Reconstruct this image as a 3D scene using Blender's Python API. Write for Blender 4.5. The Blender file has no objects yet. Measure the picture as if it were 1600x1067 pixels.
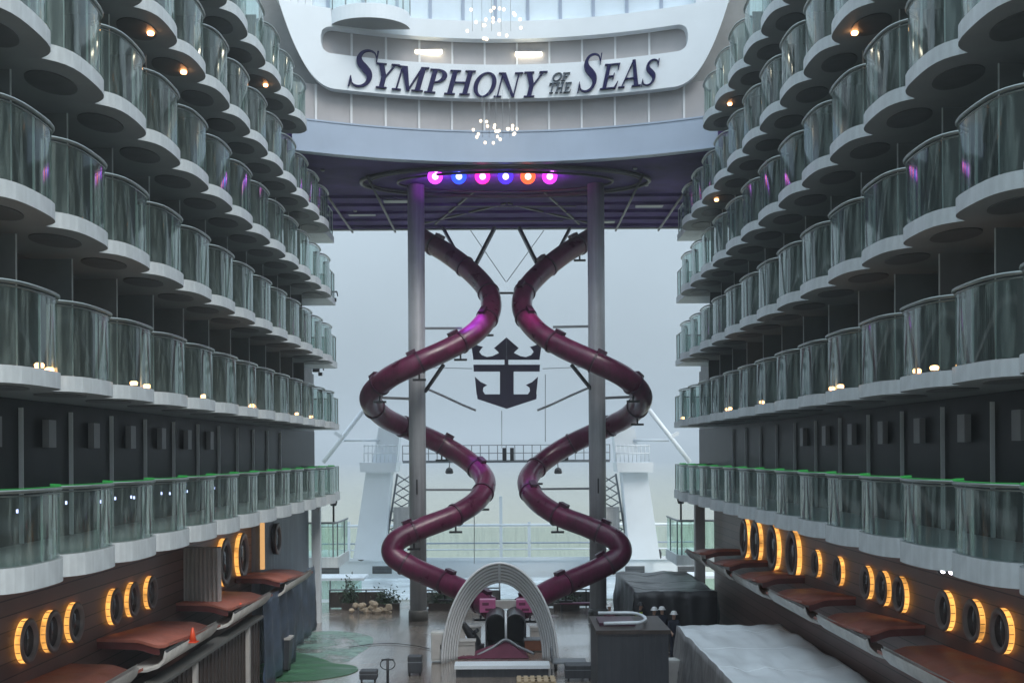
import bpy, bmesh, math, random
from mathutils import Vector, Matrix, noise
random.seed(7)
C = bpy.context.scene.collection
F = 1850.0          # focal length in photograph pixels
CX, HY = 792.0, 708.0
ROLL = math.radians(0.35)
EYE = 7.87          # eye height above the boardwalk floor
R = math.radians

def P(px, py, Y):
    """photograph pixel at distance Y -> world point"""
    dx, dy = px - CX, HY - py
    ca, sa = math.cos(ROLL), math.sin(ROLL)
    tx, ty = dx * ca + dy * sa, -dx * sa + dy * ca
    return Vector((tx * Y / F, Y, EYE + ty * Y / F))

def FL(px, py):
    """photograph pixel on the boardwalk floor"""
    d = P(px, py, 1.0); d.z -= EYE
    k = -EYE / d.z
    return Vector((d.x * k, k, 0.0))

# ------------------------------------------------------------------ materials
def new_mat(name):
    m = bpy.data.materials.new(name); m.use_nodes = True
    nt = m.node_tree; nt.nodes.clear()
    out = nt.nodes.new('ShaderNodeOutputMaterial')
    return m, nt, out

def N(nt, kind, **kw):
    n = nt.nodes.new(kind)
    for k, v in kw.items():
        if k.startswith('_'): setattr(n, k[1:], v)
        else: n.inputs[k.replace('__', ' ')].default_value = v
    return n

def paint(name, col, rough=0.5, var=0.12, scale=1.5, bump=0.0, bscale=20, metal=0.0, streak=0.0, spec=0.5, stretch=(1, 1, 1), rvar=0.0, coat=0.0):
    m, nt, out = new_mat(name)
    b = N(nt, 'ShaderNodeBsdfPrincipled', Roughness=rough, Metallic=metal)
    b.inputs['Specular IOR Level'].default_value = spec
    b.inputs['Coat Weight'].default_value = coat
    tc = N(nt, 'ShaderNodeTexCoord'); mp = N(nt, 'ShaderNodeMapping')
    mp.inputs['Scale'].default_value = stretch
    nt.links.new(tc.outputs['Object'], mp.inputs[0])
    nz = N(nt, 'ShaderNodeTexNoise', Scale=scale, Detail=6.0, Roughness=0.6)
    nt.links.new(mp.outputs[0], nz.inputs['Vector'])
    cr = N(nt, 'ShaderNodeValToRGB')
    cr.color_ramp.elements[0].position = 0.3; cr.color_ramp.elements[1].position = 0.72
    cr.color_ramp.elements[0].color = tuple(c * (1 - var) for c in col) + (1,)
    cr.color_ramp.elements[1].color = tuple(min(1, c * (1 + var * .6)) for c in col) + (1,)
    nt.links.new(nz.outputs[0], cr.inputs[0])
    last = cr.outputs[0]
    if streak:
        mp2 = N(nt, 'ShaderNodeMapping'); mp2.inputs['Scale'].default_value = (7, 7, .35)
        nt.links.new(tc.outputs['Object'], mp2.inputs[0])
        n2 = N(nt, 'ShaderNodeTexNoise', Scale=1.0, Detail=4.0)
        nt.links.new(mp2.outputs[0], n2.inputs['Vector'])
        r2 = N(nt, 'ShaderNodeValToRGB')
        r2.color_ramp.elements[0].position = .42; r2.color_ramp.elements[1].position = .62
        r2.color_ramp.elements[0].color = (1 - streak,) * 3 + (1,); r2.color_ramp.elements[1].color = (1, 1, 1, 1)
        nt.links.new(n2.outputs[0], r2.inputs[0])
        mx = N(nt, 'ShaderNodeMix', _data_type='RGBA', _blend_type='MULTIPLY'); mx.inputs[0].default_value = 1
        nt.links.new(last, mx.inputs[6]); nt.links.new(r2.outputs[0], mx.inputs[7]); last = mx.outputs[2]
    nt.links.new(last, b.inputs['Base Color'])
    if rvar:
        mr = N(nt, 'ShaderNodeMapRange'); mr.inputs[1].default_value = .35; mr.inputs[2].default_value = .65
        mr.inputs[3].default_value = max(0.02, rough - rvar); mr.inputs[4].default_value = min(1, rough + rvar)
        nt.links.new(nz.outputs[0], mr.inputs[0]); nt.links.new(mr.outputs[0], b.inputs['Roughness'])
    if bump:
        n3 = N(nt, 'ShaderNodeTexNoise', Scale=bscale, Detail=5.0)
        nt.links.new(mp.outputs[0], n3.inputs['Vector'])
        bp = N(nt, 'ShaderNodeBump', Strength=bump, Distance=0.05)
        nt.links.new(n3.outputs[0], bp.inputs['Height']); nt.links.new(bp.outputs[0], b.inputs['Normal'])
    nt.links.new(b.outputs[0], out.inputs[0])
    return m

def glow(name, col, s):
    m, nt, out = new_mat(name)
    e = N(nt, 'ShaderNodeEmission', Strength=s); e.inputs[0].default_value = col + (1,)
    nt.links.new(e.outputs[0], out.inputs[0]); return m

def glass(name, tint=(.62, .74, .71), film=0.06, filmcol=(.5, .6, .6), ior=1.5, rough=0.06, bump=.06):
    m, nt, out = new_mat(name)
    tr = N(nt, 'ShaderNodeBsdfTransparent'); tr.inputs[0].default_value = tint + (1,)
    gl = N(nt, 'ShaderNodeBsdfGlossy', Roughness=rough); gl.inputs[0].default_value = (.92, .97, .97, 1)
    df = N(nt, 'ShaderNodeBsdfDiffuse'); df.inputs[0].default_value = filmcol + (1,)
    lw = N(nt, 'ShaderNodeLayerWeight', Blend=.5)
    pw = N(nt, 'ShaderNodeMath', _operation='POWER'); pw.inputs[1].default_value = 4.6; nt.links.new(lw.outputs['Facing'], pw.inputs[0])
    fr = N(nt, 'ShaderNodeMapRange'); fr.inputs[3].default_value = ((ior - 1) / (ior + 1)) ** 2 * 1.8; fr.inputs[4].default_value = .7
    nt.links.new(pw.outputs[0], fr.inputs[0])
    tc = N(nt, 'ShaderNodeTexCoord'); mp = N(nt, 'ShaderNodeMapping'); mp.inputs['Scale'].default_value = (5, 5, .5)
    mp.inputs['Rotation'].default_value = (.25, .1, 0)
    nt.links.new(tc.outputs['Object'], mp.inputs[0])
    nz = N(nt, 'ShaderNodeTexNoise', Scale=1.2, Detail=5.0); nt.links.new(mp.outputs[0], nz.inputs['Vector'])
    mr = N(nt, 'ShaderNodeMapRange'); mr.inputs[1].default_value = .45; mr.inputs[2].default_value = .75
    mr.inputs[3].default_value = film * .35; mr.inputs[4].default_value = film * 2.6
    nt.links.new(nz.outputs[0], mr.inputs[0])
    n2 = N(nt, 'ShaderNodeTexNoise', Scale=.8, Detail=2.0); nt.links.new(tc.outputs['Object'], n2.inputs['Vector'])
    bp = N(nt, 'ShaderNodeBump', Strength=bump, Distance=0.1); nt.links.new(n2.outputs[0], bp.inputs['Height'])
    nt.links.new(bp.outputs[0], gl.inputs['Normal'])
    m1 = N(nt, 'ShaderNodeMixShader'); m2 = N(nt, 'ShaderNodeMixShader')
    nt.links.new(mr.outputs[0], m1.inputs[0]); nt.links.new(tr.outputs[0], m1.inputs[1]); nt.links.new(df.outputs[0], m1.inputs[2])
    nt.links.new(fr.outputs[0], m2.inputs[0]); nt.links.new(m1.outputs[0], m2.inputs[1]); nt.links.new(gl.outputs[0], m2.inputs[2])
    nt.links.new(m2.outputs[0], out.inputs[0]); return m

def planks(name, col, rough, axis='z', width=.16, var=.35, wet=0.0, gap=.1):
    m, nt, out = new_mat(name)
    b = N(nt, 'ShaderNodeBsdfPrincipled', Roughness=rough)
    tc = N(nt, 'ShaderNodeTexCoord'); sp = N(nt, 'ShaderNodeSeparateXYZ'); nt.links.new(tc.outputs['Object'], sp.inputs[0])
    src = sp.outputs['XYZ'.index(axis.upper())]
    dv = N(nt, 'ShaderNodeMath', _operation='DIVIDE'); dv.inputs[1].default_value = width; nt.links.new(src, dv.inputs[0])
    fl = N(nt, 'ShaderNodeMath', _operation='FLOOR'); nt.links.new(dv.outputs[0], fl.inputs[0])
    fc = N(nt, 'ShaderNodeMath', _operation='FRACT'); nt.links.new(dv.outputs[0], fc.inputs[0])
    wn = N(nt, 'ShaderNodeTexWhiteNoise', _noise_dimensions='1D'); nt.links.new(fl.outputs[0], wn.inputs['W'])
    nz = N(nt, 'ShaderNodeTexNoise', Scale=.9, Detail=6.0); nt.links.new(tc.outputs['Object'], nz.inputs['Vector'])
    ad = N(nt, 'ShaderNodeMath', _operation='ADD'); nt.links.new(wn.outputs[0], ad.inputs[0]); nt.links.new(nz.outputs[0], ad.inputs[1])
    mr = N(nt, 'ShaderNodeMapRange'); mr.inputs[1].default_value = .3; mr.inputs[2].default_value = 1.5
    mr.inputs[3].default_value = 1 - var; mr.inputs[4].default_value = 1 + var
    nt.links.new(ad.outputs[0], mr.inputs[0])
    gp = N(nt, 'ShaderNodeMath', _operation='GREATER_THAN'); gp.inputs[1].default_value = gap; nt.links.new(fc.outputs[0], gp.inputs[0])
    g2 = N(nt, 'ShaderNodeMapRange'); g2.inputs[3].default_value = .25; g2.inputs[4].default_value = 1; nt.links.new(gp.outputs[0], g2.inputs[0])
    mu = N(nt, 'ShaderNodeMath', _operation='MULTIPLY'); nt.links.new(mr.outputs[0], mu.inputs[0]); nt.links.new(g2.outputs[0], mu.inputs[1])
    vm = N(nt, 'ShaderNodeVectorMath', _operation='SCALE'); vm.inputs[0].default_value = col; nt.links.new(mu.outputs[0], vm.inputs['Scale'])
    nt.links.new(vm.outputs[0], b.inputs['Base Color'])
    bp = N(nt, 'ShaderNodeBump', Strength=.25, Distance=.02); nt.links.new(gp.outputs[0], bp.inputs['Height'])
    if wet:
        n2 = N(nt, 'ShaderNodeTexNoise', Scale=.35, Detail=5.0); nt.links.new(tc.outputs['Object'], n2.inputs['Vector'])
        r2 = N(nt, 'ShaderNodeMapRange'); r2.inputs[1].default_value = .4; r2.inputs[2].default_value = .62
        r2.inputs[3].default_value = .07; r2.inputs[4].default_value = rough
        nt.links.new(n2.outputs[0], r2.inputs[0]); nt.links.new(r2.outputs[0], b.inputs['Roughness'])
        b.inputs['Coat Weight'].default_value = wet; b.inputs['Coat Roughness'].default_value = .18
        n4 = N(nt, 'ShaderNodeTexNoise', Scale=5.0, Detail=4.0); nt.links.new(tc.outputs['Object'], n4.inputs['Vector'])
        b4 = N(nt, 'ShaderNodeBump', Strength=.12, Distance=.03); nt.links.new(n4.outputs[0], b4.inputs['Height'])
        nt.links.new(bp.outputs[0], b4.inputs['Normal']); bp = b4
        nt.links.new(b4.outputs[0], b.inputs['Coat Normal'])
    nt.links.new(bp.outputs[0], b.inputs['Normal'])
    nt.links.new(b.outputs[0], out.inputs[0]); return m

M = {}
M['fascia'] = paint('fascia white paint', (.64, .70, .73), .45, .14, 1.6, streak=.09)
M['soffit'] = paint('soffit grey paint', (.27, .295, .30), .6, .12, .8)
M['ellipse'] = paint('soffit ellipse dark', (.12, .13, .135), .5, .3, 1.2)
M['glass'] = glass('balcony glass', (.50, .62, .59), .17, (.47, .59, .555))
M['rail'] = paint('handrail steel', (.33, .37, .36), .3, .15, 4, metal=.8)
M['post'] = paint('post pale aluminium', (.55, .6, .6), .4, .1, 4, metal=.2)
M['divider'] = paint('divider panel grey', (.13, .145, .15), .55, .15, 1.5)
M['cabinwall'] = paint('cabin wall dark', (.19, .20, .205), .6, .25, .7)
M['cabinglass'] = paint('cabin door glass', (.022, .025, .028), .4, .3, 1.0, spec=.12)
M['curtain'] = paint('cabin curtain', (.4, .41, .39), .9, .25, 6, stretch=(6, 6, .3))
M['doorframe'] = paint('door frame', (.3, .32, .32), .4, .1, 3)
M['lamppanel'] = paint('pale wall panel', (.26, .26, .27), .4, .12, 2)
M['white'] = paint('ship white paint', (.72, .78, .83), .4, .06, .5)
M['fasciablue'] = paint('bridge fascia paint', (.36, .44, .56), .4, .08, .5)
M['blind'] = paint('window with blinds', (.40, .39, .40), .3, .1, .9, spec=.5)
M['brightglass'] = paint('pale sky glass', (.62, .72, .80), .08, .12, .5, spec=.7)
M['mullion'] = paint('mullion white', (.68, .7, .72), .4, .05, 2)
M['mulldark'] = paint('mullion blue grey', (.3, .36, .46), .4, .05, 2)
M['navy'] = paint('navy letters', (.007, .006, .06), .5, .1, 3, spec=.2)
M['greyletter'] = paint('grey letters', (.07, .09, .12), .5, .1, 3, spec=.2)
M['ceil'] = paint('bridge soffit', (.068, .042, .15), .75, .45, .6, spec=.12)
M['black'] = paint('black steel', (.018, .018, .022), .4, .3, 3)
M['steel'] = paint('grey steel', (.22, .24, .26), .4, .15, 3, metal=.3)
M['column'] = paint('column paint', (.41, .43, .46), .5, .14, .8, streak=.18)
M['colbase'] = paint('column base', (.10, .10, .095), .5, .2, 1.2)
M['slide'] = paint('slide maroon fibreglass', (.125, .012, .056), .36, .5, 1.1, spec=.45, rvar=.1, coat=.15, streak=.2)
M['slidedark'] = paint('slide flange', (.05, .008, .03), .4, .2, 2)
M['pink'] = paint('pink plastic', (.42, .10, .24), .4, .15, 3)
M['emblem'] = paint('emblem dark plum', (.035, .022, .075), .35, .2, 2)
M['wood'] = planks('shopfront brown boards', (.19, .11, .095), .45, 'z', .3, .22, 0, .08)
M['canopy'] = paint('salmon canopy', (.38, .13, .095), .5, .25, 1.3, rvar=.1, streak=.1)
M['canopyunder'] = paint('canopy edge dark red', (.10, .025, .025), .5, .2, 2)
M['gutter'] = paint('gutter dirty white', (.55, .55, .53), .5, .2, 3)
M['deck'] = planks('wet boardwalk deck', (.235, .195, .165), .28, 'x', .14, .22, .85, .06)
M['greenreflection'] = paint('green deck reflection', (.05, .15, .075), .5, .4, 1.2, rvar=.2, stretch=(.5, 1.5, 1))
M['teal'] = paint('pale green reflection', (.22, .38, .32), .3, .4, .7, rvar=.15, stretch=(.4, 1.3, 1))
M['amber'] = glow('amber light band', (1.0, .45, .10), 1.0)
M['amberpale'] = glow('pale amber strip', (1.0, .55, .22), .5)
def uneven(name):
    m = M[name]; nt = m.node_tree; e = [n for n in nt.nodes if n.type == 'EMISSION'][0]; st_ = e.inputs[1].default_value
    tc = N(nt, 'ShaderNodeTexCoord'); oi = N(nt, 'ShaderNodeObjectInfo'); ad = N(nt, 'ShaderNodeVectorMath', _operation='ADD'); nt.links.new(tc.outputs['Object'], ad.inputs[0])
    sc_ = N(nt, 'ShaderNodeMath', _operation='MULTIPLY'); sc_.inputs[1].default_value = 37; nt.links.new(oi.outputs['Random'], sc_.inputs[0]); nt.links.new(sc_.outputs[0], ad.inputs[1])
    nz = N(nt, 'ShaderNodeTexNoise', Scale=2.2, Detail=3.0); nt.links.new(ad.outputs[0], nz.inputs['Vector'])
    mr = N(nt, 'ShaderNodeMapRange'); mr.inputs[1].default_value = .3; mr.inputs[2].default_value = .7; mr.inputs[3].default_value = st_ * .35; mr.inputs[4].default_value = st_ * 1.35
    nt.links.new(nz.outputs[0], mr.inputs[0]); nt.links.new(mr.outputs[0], e.inputs[1])
uneven('amber')
M['porthframe'] = paint('porthole ring metal', (.30, .255, .24), .45, .15, 3, metal=.2)
M['porthglass'] = paint('porthole glass', (.07, .065, .07), .15, .2, 3)
M['green'] = glow('green led', (.08, .65, .16), .25)
M['warm'] = glow('warm reflection', (1.0, .42, .16), 9.0)
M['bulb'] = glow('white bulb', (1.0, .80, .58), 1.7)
M['tube'] = glow('lit tube', (1.0, .88, .66), 6.0)
M['cool'] = glow('cool small reflection', (.55, .55, 1.0), 3.0)
M['tarp'] = paint('pale tarpaulin', (.82, .86, .88), .5, .12, .6, bump=.35, bscale=1.3)
M['tarpside'] = paint('grey tarpaulin side', (.30, .29, .29), .6, .3, .9, bump=.5, bscale=1.8, streak=.3)  # greyer than the top sheet, with vertical streaks
M['bluetarp'] = paint('blue sheeting', (.05, .075, .12), .4, .65, 1.0, bump=.6, bscale=2.0)
M['bluewall'] = paint('blue grey wall', (.2, .235, .29), .5, .2, .7, streak=.25)
M['corrug'] = paint('corrugated grey', (.52, .50, .48), .5, .12, 2, streak=.2)
M['slate'] = paint('slate cladding', (.05, .055, .066), .5, .2, 1.5, streak=.2)
M['brownfence'] = paint('dark brown boards', (.055, .04, .035), .5, .25, 2, streak=.2)
M['orange'] = paint('orange plastic', (.75, .09, .03), .4, .1, 3)
M['crate'] = paint('pale crate', (.5, .48, .46), .6, .15, 3)
M['pallet'] = paint('pallet wood', (.42, .32, .2), .7, .25, 3)
M['skin'] = paint('skin', (.42, .25, .18), .5, .05, 3)
M['dark cloth'] = paint('dark blue cloth', (.02, .025, .045), .8, .2, 4)
M['grey cloth'] = paint('grey cloth', (.3, .32, .36), .8, .2, 4)
M['hat'] = paint('white hard hat', (.8, .8, .8), .3, .03, 3)
M['hivis'] = paint('hi-vis yellow', (.55, .75, .03), .6, .1, 3)
M['maroon'] = paint('maroon fabric', (.12, .02, .05), .7, .2, 3)
M['rock'] = paint('tan rubble', (.42, .34, .25), .8, .4, 3, bump=.5, bscale=8)
M['foliage'] = paint('planter leaves', (.04, .075, .04), .6, .5, 3)
M['clearglass'] = glass('stern glass', (.86, .93, .90), .10, (.6, .7, .66), 1.45)
M['greenglass'] = glass('green booth glass', (.66, .86, .76), .25, (.5, .68, .58), 1.5)
M['hillmat'] = paint('far shore', (.17, .21, .22), .9, .3, .01)
M['pool'] = paint('wet pool cover', (.70, .78, .82), .22, .08, .4, rvar=.1)

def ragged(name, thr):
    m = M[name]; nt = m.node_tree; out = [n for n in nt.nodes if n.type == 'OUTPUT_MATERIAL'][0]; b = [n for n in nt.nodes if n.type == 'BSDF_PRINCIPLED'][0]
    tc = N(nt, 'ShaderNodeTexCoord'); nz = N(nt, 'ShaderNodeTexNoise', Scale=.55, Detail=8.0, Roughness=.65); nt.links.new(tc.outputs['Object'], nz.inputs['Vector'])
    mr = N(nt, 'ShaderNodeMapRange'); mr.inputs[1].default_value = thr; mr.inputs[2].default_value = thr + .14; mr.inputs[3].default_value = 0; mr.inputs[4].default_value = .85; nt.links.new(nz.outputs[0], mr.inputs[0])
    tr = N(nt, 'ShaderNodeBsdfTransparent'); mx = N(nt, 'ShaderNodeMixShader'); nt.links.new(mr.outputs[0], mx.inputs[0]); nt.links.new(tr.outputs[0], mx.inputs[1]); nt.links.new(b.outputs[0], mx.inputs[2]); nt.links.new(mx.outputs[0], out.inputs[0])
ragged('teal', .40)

# ------------------------------------------------------------------ mesh building
class MB:
    def __init__(s): s.v = []; s.f = []; s.mi = []; s.smooth = []
    def add(s, vs, fs, mi=0, smooth=False):
        o = len(s.v); s.v += [tuple(v) for v in vs]
        for f in fs: s.f.append(tuple(i + o for i in f)); s.mi.append(mi); s.smooth.append(smooth)
        return s
    def box(s, x0, x1, y0, y1, z0, z1, mi=0, mat=None):
        vs = [Vector((x, y, z)) for z in (z0, z1) for y in (y0, y1) for x in (x0, x1)]
        if mat is not None: vs = [mat @ v for v in vs]
        return s.add(vs, [(0, 2, 3, 1), (4, 5, 7, 6), (0, 1, 5, 4), (2, 6, 7, 3), (0, 4, 6, 2), (1, 3, 7, 5)], mi)
    def prism(s, poly, h0, h1, to3, mi=0, mi_cap0=None, mi_cap1=None, smooth=False):
        n = len(poly)
        vs = [to3(a, b, h0) for a, b in poly] + [to3(a, b, h1) for a, b in poly]
        s.add(vs, [(i, (i + 1) % n, n + (i + 1) % n, n + i) for i in range(n)], mi, smooth)
        s.add([to3(a, b, h0) for a, b in poly], [tuple(range(n))[::-1]], mi if mi_cap0 is None else mi_cap0)
        s.add([to3(a, b, h1) for a, b in poly], [tuple(range(n))], mi if mi_cap1 is None else mi_cap1)
        return s
    def tube(s, pts, r, n=10, mi=0, caps=True, closed=False, smooth=True):
        pts = [Vector(p) for p in pts]; k = len(pts)
        rs = r if isinstance(r, (list, tuple)) else [r] * k
        tang = []
        for i in range(k):
            a = pts[(i - 1) % k] if (closed or i > 0) else pts[0]
            b = pts[(i + 1) % k] if (closed or i < k - 1) else pts[-1]
            t = (b - a); tang.append(t.normalized() if t.length > 1e-9 else Vector((0, 0, 1)))
        up = Vector((0, 0, 1)) if abs(tang[0].z) < .9 else Vector((1, 0, 0))
        nrm = (up - tang[0] * up.dot(tang[0])).normalized(); vs = []
        for i in range(k):
            nrm = nrm - tang[i] * nrm.dot(tang[i])
            nrm = nrm.normalized() if nrm.length > 1e-6 else tang[i].orthogonal().normalized()
            bn = tang[i].cross(nrm)
            for j in range(n):
                a = 2 * math.pi * j / n
                vs.append(pts[i] + (nrm * math.cos(a) + bn * math.sin(a)) * rs[i])
        fs = []
        for i in range(k if closed else k - 1):
            i2 = (i + 1) % k
            for j in range(n):
                j2 = (j + 1) % n
                fs.append((i * n + j, i * n + j2, i2 * n + j2, i2 * n + j))
        s.add(vs, fs, mi, smooth)
        if caps and not closed:
            s.add(vs[:n], [tuple(range(n))[::-1]], mi); s.add(vs[-n:], [tuple(range(n))], mi)
        return s
    def bar(s, a, b, w, h=None, mi=0):
        a, b = Vector(a), Vector(b); h = w if h is None else h
        t = (b - a).normalized(); up = Vector((0, 0, 1)) if abs(t.z) < .95 else Vector((0, 1, 0))
        x = t.cross(up).normalized() * w / 2; y = x.cross(t).normalized() * h / 2
        vs = [p + sx * x + sy * y for p in (a, b) for sx, sy in ((-1, -1), (1, -1), (1, 1), (-1, 1))]
        return s.add(vs, [(3, 2, 1, 0), (4, 5, 6, 7), (0, 1, 5, 4), (1, 2, 6, 5), (2, 3, 7, 6), (3, 0, 4, 7)], mi)
    def lathe(s, prof, c, axis='z', n=20, mi=0, smooth=True, caps=True):
        c = Vector(c); vs = []; k = len(prof)
        for r, h in prof:
            for j in range(n):
                a = 2 * math.pi * j / n; u, w = r * math.cos(a), r * math.sin(a)
                vs.append(c + (Vector((u, w, h)) if axis == 'z' else Vector((h, u, w)) if axis == 'x' else Vector((w, h, u))))
        fs = [(i * n + j, i * n + (j + 1) % n, (i + 1) * n + (j + 1) % n, (i + 1) * n + j) for i in range(k - 1) for j in range(n)]
        s.add(vs, fs, mi, smooth)
        if not caps: return s
        if prof[0][0] > 1e-4: s.add(vs[:n], [tuple(range(n))[::-1]], mi)
        if prof[-1][0] > 1e-4: s.add(vs[-n:], [tuple(range(n))], mi)
        return s
    def grid(s, pts, mi=0, smooth=True):
        h, w = len(pts), len(pts[0])
        return s.add([p for row in pts for p in row], [(i * w + j, i * w + j + 1, (i + 1) * w + j + 1, (i + 1) * w + j) for i in range(h - 1) for j in range(w - 1)], mi, smooth)
    def mesh(s, name, mats, flipx=False):
        me = bpy.data.meshes.new(name)
        vs = [(-x, y, z) for x, y, z in s.v] if flipx else s.v
        fs = [f[::-1] for f in s.f] if flipx else s.f
        me.from_pydata(vs, [], fs)
        for m in (mats if isinstance(mats, (list, tuple)) else [mats]): me.materials.append(M[m] if isinstance(m, str) else m)
        for p, mi, sm in zip(me.polygons, s.mi, s.smooth): p.material_index = mi; p.use_smooth = sm
        me.update(); return me
    def build(s, name, mats, parent=None, fix=True):
        me = s.mesh(name, mats)
        if fix:
            bm = bmesh.new(); bm.from_mesh(me); bmesh.ops.remove_doubles(bm, verts=bm.verts, dist=1e-5)
            bmesh.ops.recalc_face_normals(bm, faces=bm.faces); bm.to_mesh(me); bm.free()
        return link(name, me, parent)

def link(name, me, parent=None, loc=None):
    o = bpy.data.objects.new(name, me); C.objects.link(o)
    if parent is not None:
        o.parent = parent
        if parent.type == 'EMPTY' and loc is None and me is not None:
            o.matrix_parent_inverse = parent.matrix_basis.inverted()
    if loc is not None: o.location = loc
    return o

def tag(o, label, cat, group=None):
    o['label'] = label; o['category'] = cat
    if group: o['group'] = group
    return o

def thing(name, label, cat, loc=(0, 0, 0), group=None):
    o = bpy.data.objects.new(name, None); C.objects.link(o); o.location = loc
    o.empty_display_size = .3
    return tag(o, label, cat, group)

def structure(o): o['kind'] = 'structure'; return o

def crom(pts, n=8, closed=False):
    pts = [Vector(p) for p in pts]; k = len(pts); out = []
    for i in range(k if closed else k - 1):
        p0 = pts[(i - 1) % k] if (closed or i > 0) else pts[0] * 2 - pts[1]
        p1, p2 = pts[i], pts[(i + 1) % k]
        p3 = pts[(i + 2) % k] if (closed or i < k - 2) else pts[-1] * 2 - pts[-2]
        for j in range(n):
            t = j / n
            out.append(.5 * ((2 * p1) + (p2 - p0) * t + (2 * p0 - 5 * p1 + 4 * p2 - p3) * t * t + (3 * p1 - p0 - 3 * p2 + p3) * t ** 3))
    if not closed: out.append(pts[-1])
    return out

# ------------------------------------------------------------------ camera, world, light
scn = bpy.context.scene
cam = bpy.data.objects.new('camera', bpy.data.cameras.new('camera')); C.objects.link(cam)
cam.location = (0, 0, EYE); cam.rotation_euler = (math.pi / 2, ROLL, 0)
cam.data.sensor_width = 36; cam.data.lens = F / 1600 * 36
cam.data.shift_x = (800 - CX) / 1600; cam.data.shift_y = (HY - 533.5) / 1600
cam.data.clip_end = 20000; cam.data.clip_start = .1
scn.camera = cam

w = bpy.data.worlds.new('World'); scn.world = w; w.use_nodes = True
nt = w.node_tree; bg = nt.nodes['Background']
sky = nt.nodes.new('ShaderNodeTexSky'); sky.sky_type = 'NISHITA'; sky.sun_disc = False
SUN_EL, SUN_AZ = R(50), R(150)
sky.sun_elevation = SUN_EL; sky.sun_rotation = SUN_AZ; sky.dust_density = 4; sky.air_density = 1.2; sky.ozone_density = 2
hs = nt.nodes.new('ShaderNodeHueSaturation'); hs.inputs['Saturation'].default_value = .32
nt.links.new(sky.outputs[0], hs.inputs['Color'])
# overcast: cloud sheet evens the sky out
tc = nt.nodes.new('ShaderNodeTexCoord'); nz = nt.nodes.new('ShaderNodeTexNoise'); nz.inputs['Scale'].default_value = 2.2; nz.inputs['Detail'].default_value = 5
nt.links.new(tc.outputs['Generated'], nz.inputs['Vector'])
cr = nt.nodes.new('ShaderNodeMapRange'); cr.inputs[1].default_value = .3; cr.inputs[2].default_value = .7; cr.inputs[3].default_value = .86; cr.inputs[4].default_value = 1.12
nt.links.new(nz.outputs[0], cr.inputs[0])
even = nt.nodes.new('ShaderNodeMix'); even.data_type = 'RGBA'; even.inputs[0].default_value = .75
nt.links.new(hs.outputs[0], even.inputs[6]); even.inputs[7].default_value = (4.1, 5.2, 6.05, 1)
sc = nt.nodes.new('ShaderNodeVectorMath'); sc.operation = 'SCALE'
sp = nt.nodes.new('ShaderNodeSeparateXYZ'); nt.links.new(tc.outputs['Generated'], sp.inputs[0])
zr = nt.nodes.new('ShaderNodeMapRange'); zr.inputs[1].default_value = 0.0; zr.inputs[2].default_value = .9; zr.inputs[3].default_value = .45; zr.inputs[4].default_value = 1.8
nt.links.new(sp.outputs[2], zr.inputs[0])
mm_ = nt.nodes.new('ShaderNodeMath'); mm_.operation = 'MULTIPLY'; nt.links.new(zr.outputs[0], mm_.inputs[0]); nt.links.new(cr.outputs[0], mm_.inputs[1])
nt.links.new(even.outputs[2], sc.inputs[0]); nt.links.new(mm_.outputs[0], sc.inputs['Scale'])
nt.links.new(sc.outputs[0], bg.inputs[0]); bg.inputs[1].default_value = .13
sun = bpy.data.lights.new('sun', 'SUN'); sun.energy = 1.1; sun.angle = R(25); sun.color = (1, .95, .88)
so = bpy.data.objects.new('sun', sun); C.objects.link(so)
sd = Vector((math.sin(SUN_AZ) * math.cos(SUN_EL), math.cos(SUN_AZ) * math.cos(SUN_EL), math.sin(SUN_EL)))
so.rotation_euler = sd.to_track_quat('Z', 'Y').to_euler()
scn.view_settings.view_transform = 'Standard'; scn.view_settings.look = 'None'
scn.view_settings.exposure = 0.64; scn.view_settings.gamma = 1
scn.cycles.max_bounces = 8; scn.cycles.transparent_max_bounces = 24

# ------------------------------------------------------------------ setting
fl = MB(); fl.box(-11, 11, -6, 63, -.4, 0)
structure(fl.build('boardwalk_floor', 'deck'))

def sea_mat():
    m, nt, out = new_mat('sea water')
    b = N(nt, 'ShaderNodeBsdfPrincipled', Roughness=.4); b.inputs['Specular IOR Level'].default_value = .3; b.inputs['Base Color'].default_value = (.30, .30, .225, 1)
    tc = N(nt, 'ShaderNodeTexCoord'); n1 = N(nt, 'ShaderNodeTexNoise', Scale=.25, Detail=6.0); nt.links.new(tc.outputs['Object'], n1.inputs['Vector'])
    bp = N(nt, 'ShaderNodeBump', Strength=.5, Distance=1.0); nt.links.new(n1.outputs[0], bp.inputs['Height']); nt.links.new(bp.outputs[0], b.inputs['Normal'])
    nt.links.new(b.outputs[0], out.inputs[0]); return m
SEAZ = EYE - 27
s_ = MB(); s_.add([(-9000, -9000, SEAZ), (9000, -9000, SEAZ), (9000, 9000, SEAZ), (-9000, 9000, SEAZ)], [(0, 1, 2, 3)])
structure(s_.build('sea', sea_mat()))
h_ = MB(); row0, row1, row2 = [], [], []
for i in range(121):
    x = -3000 + 50 * i
    hh = 38 + 16 * math.sin(x * .0021 + 1) + 9 * math.sin(x * .011) + random.uniform(-3, 3)
    row0.append((x, 3000, SEAZ - 1)); row1.append((x, 3200, SEAZ + hh)); row2.append((x, 3700, SEAZ - 1))
h_.grid([row0, row1, row2]); structure(h_.build('hills', 'hillmat'))

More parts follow.
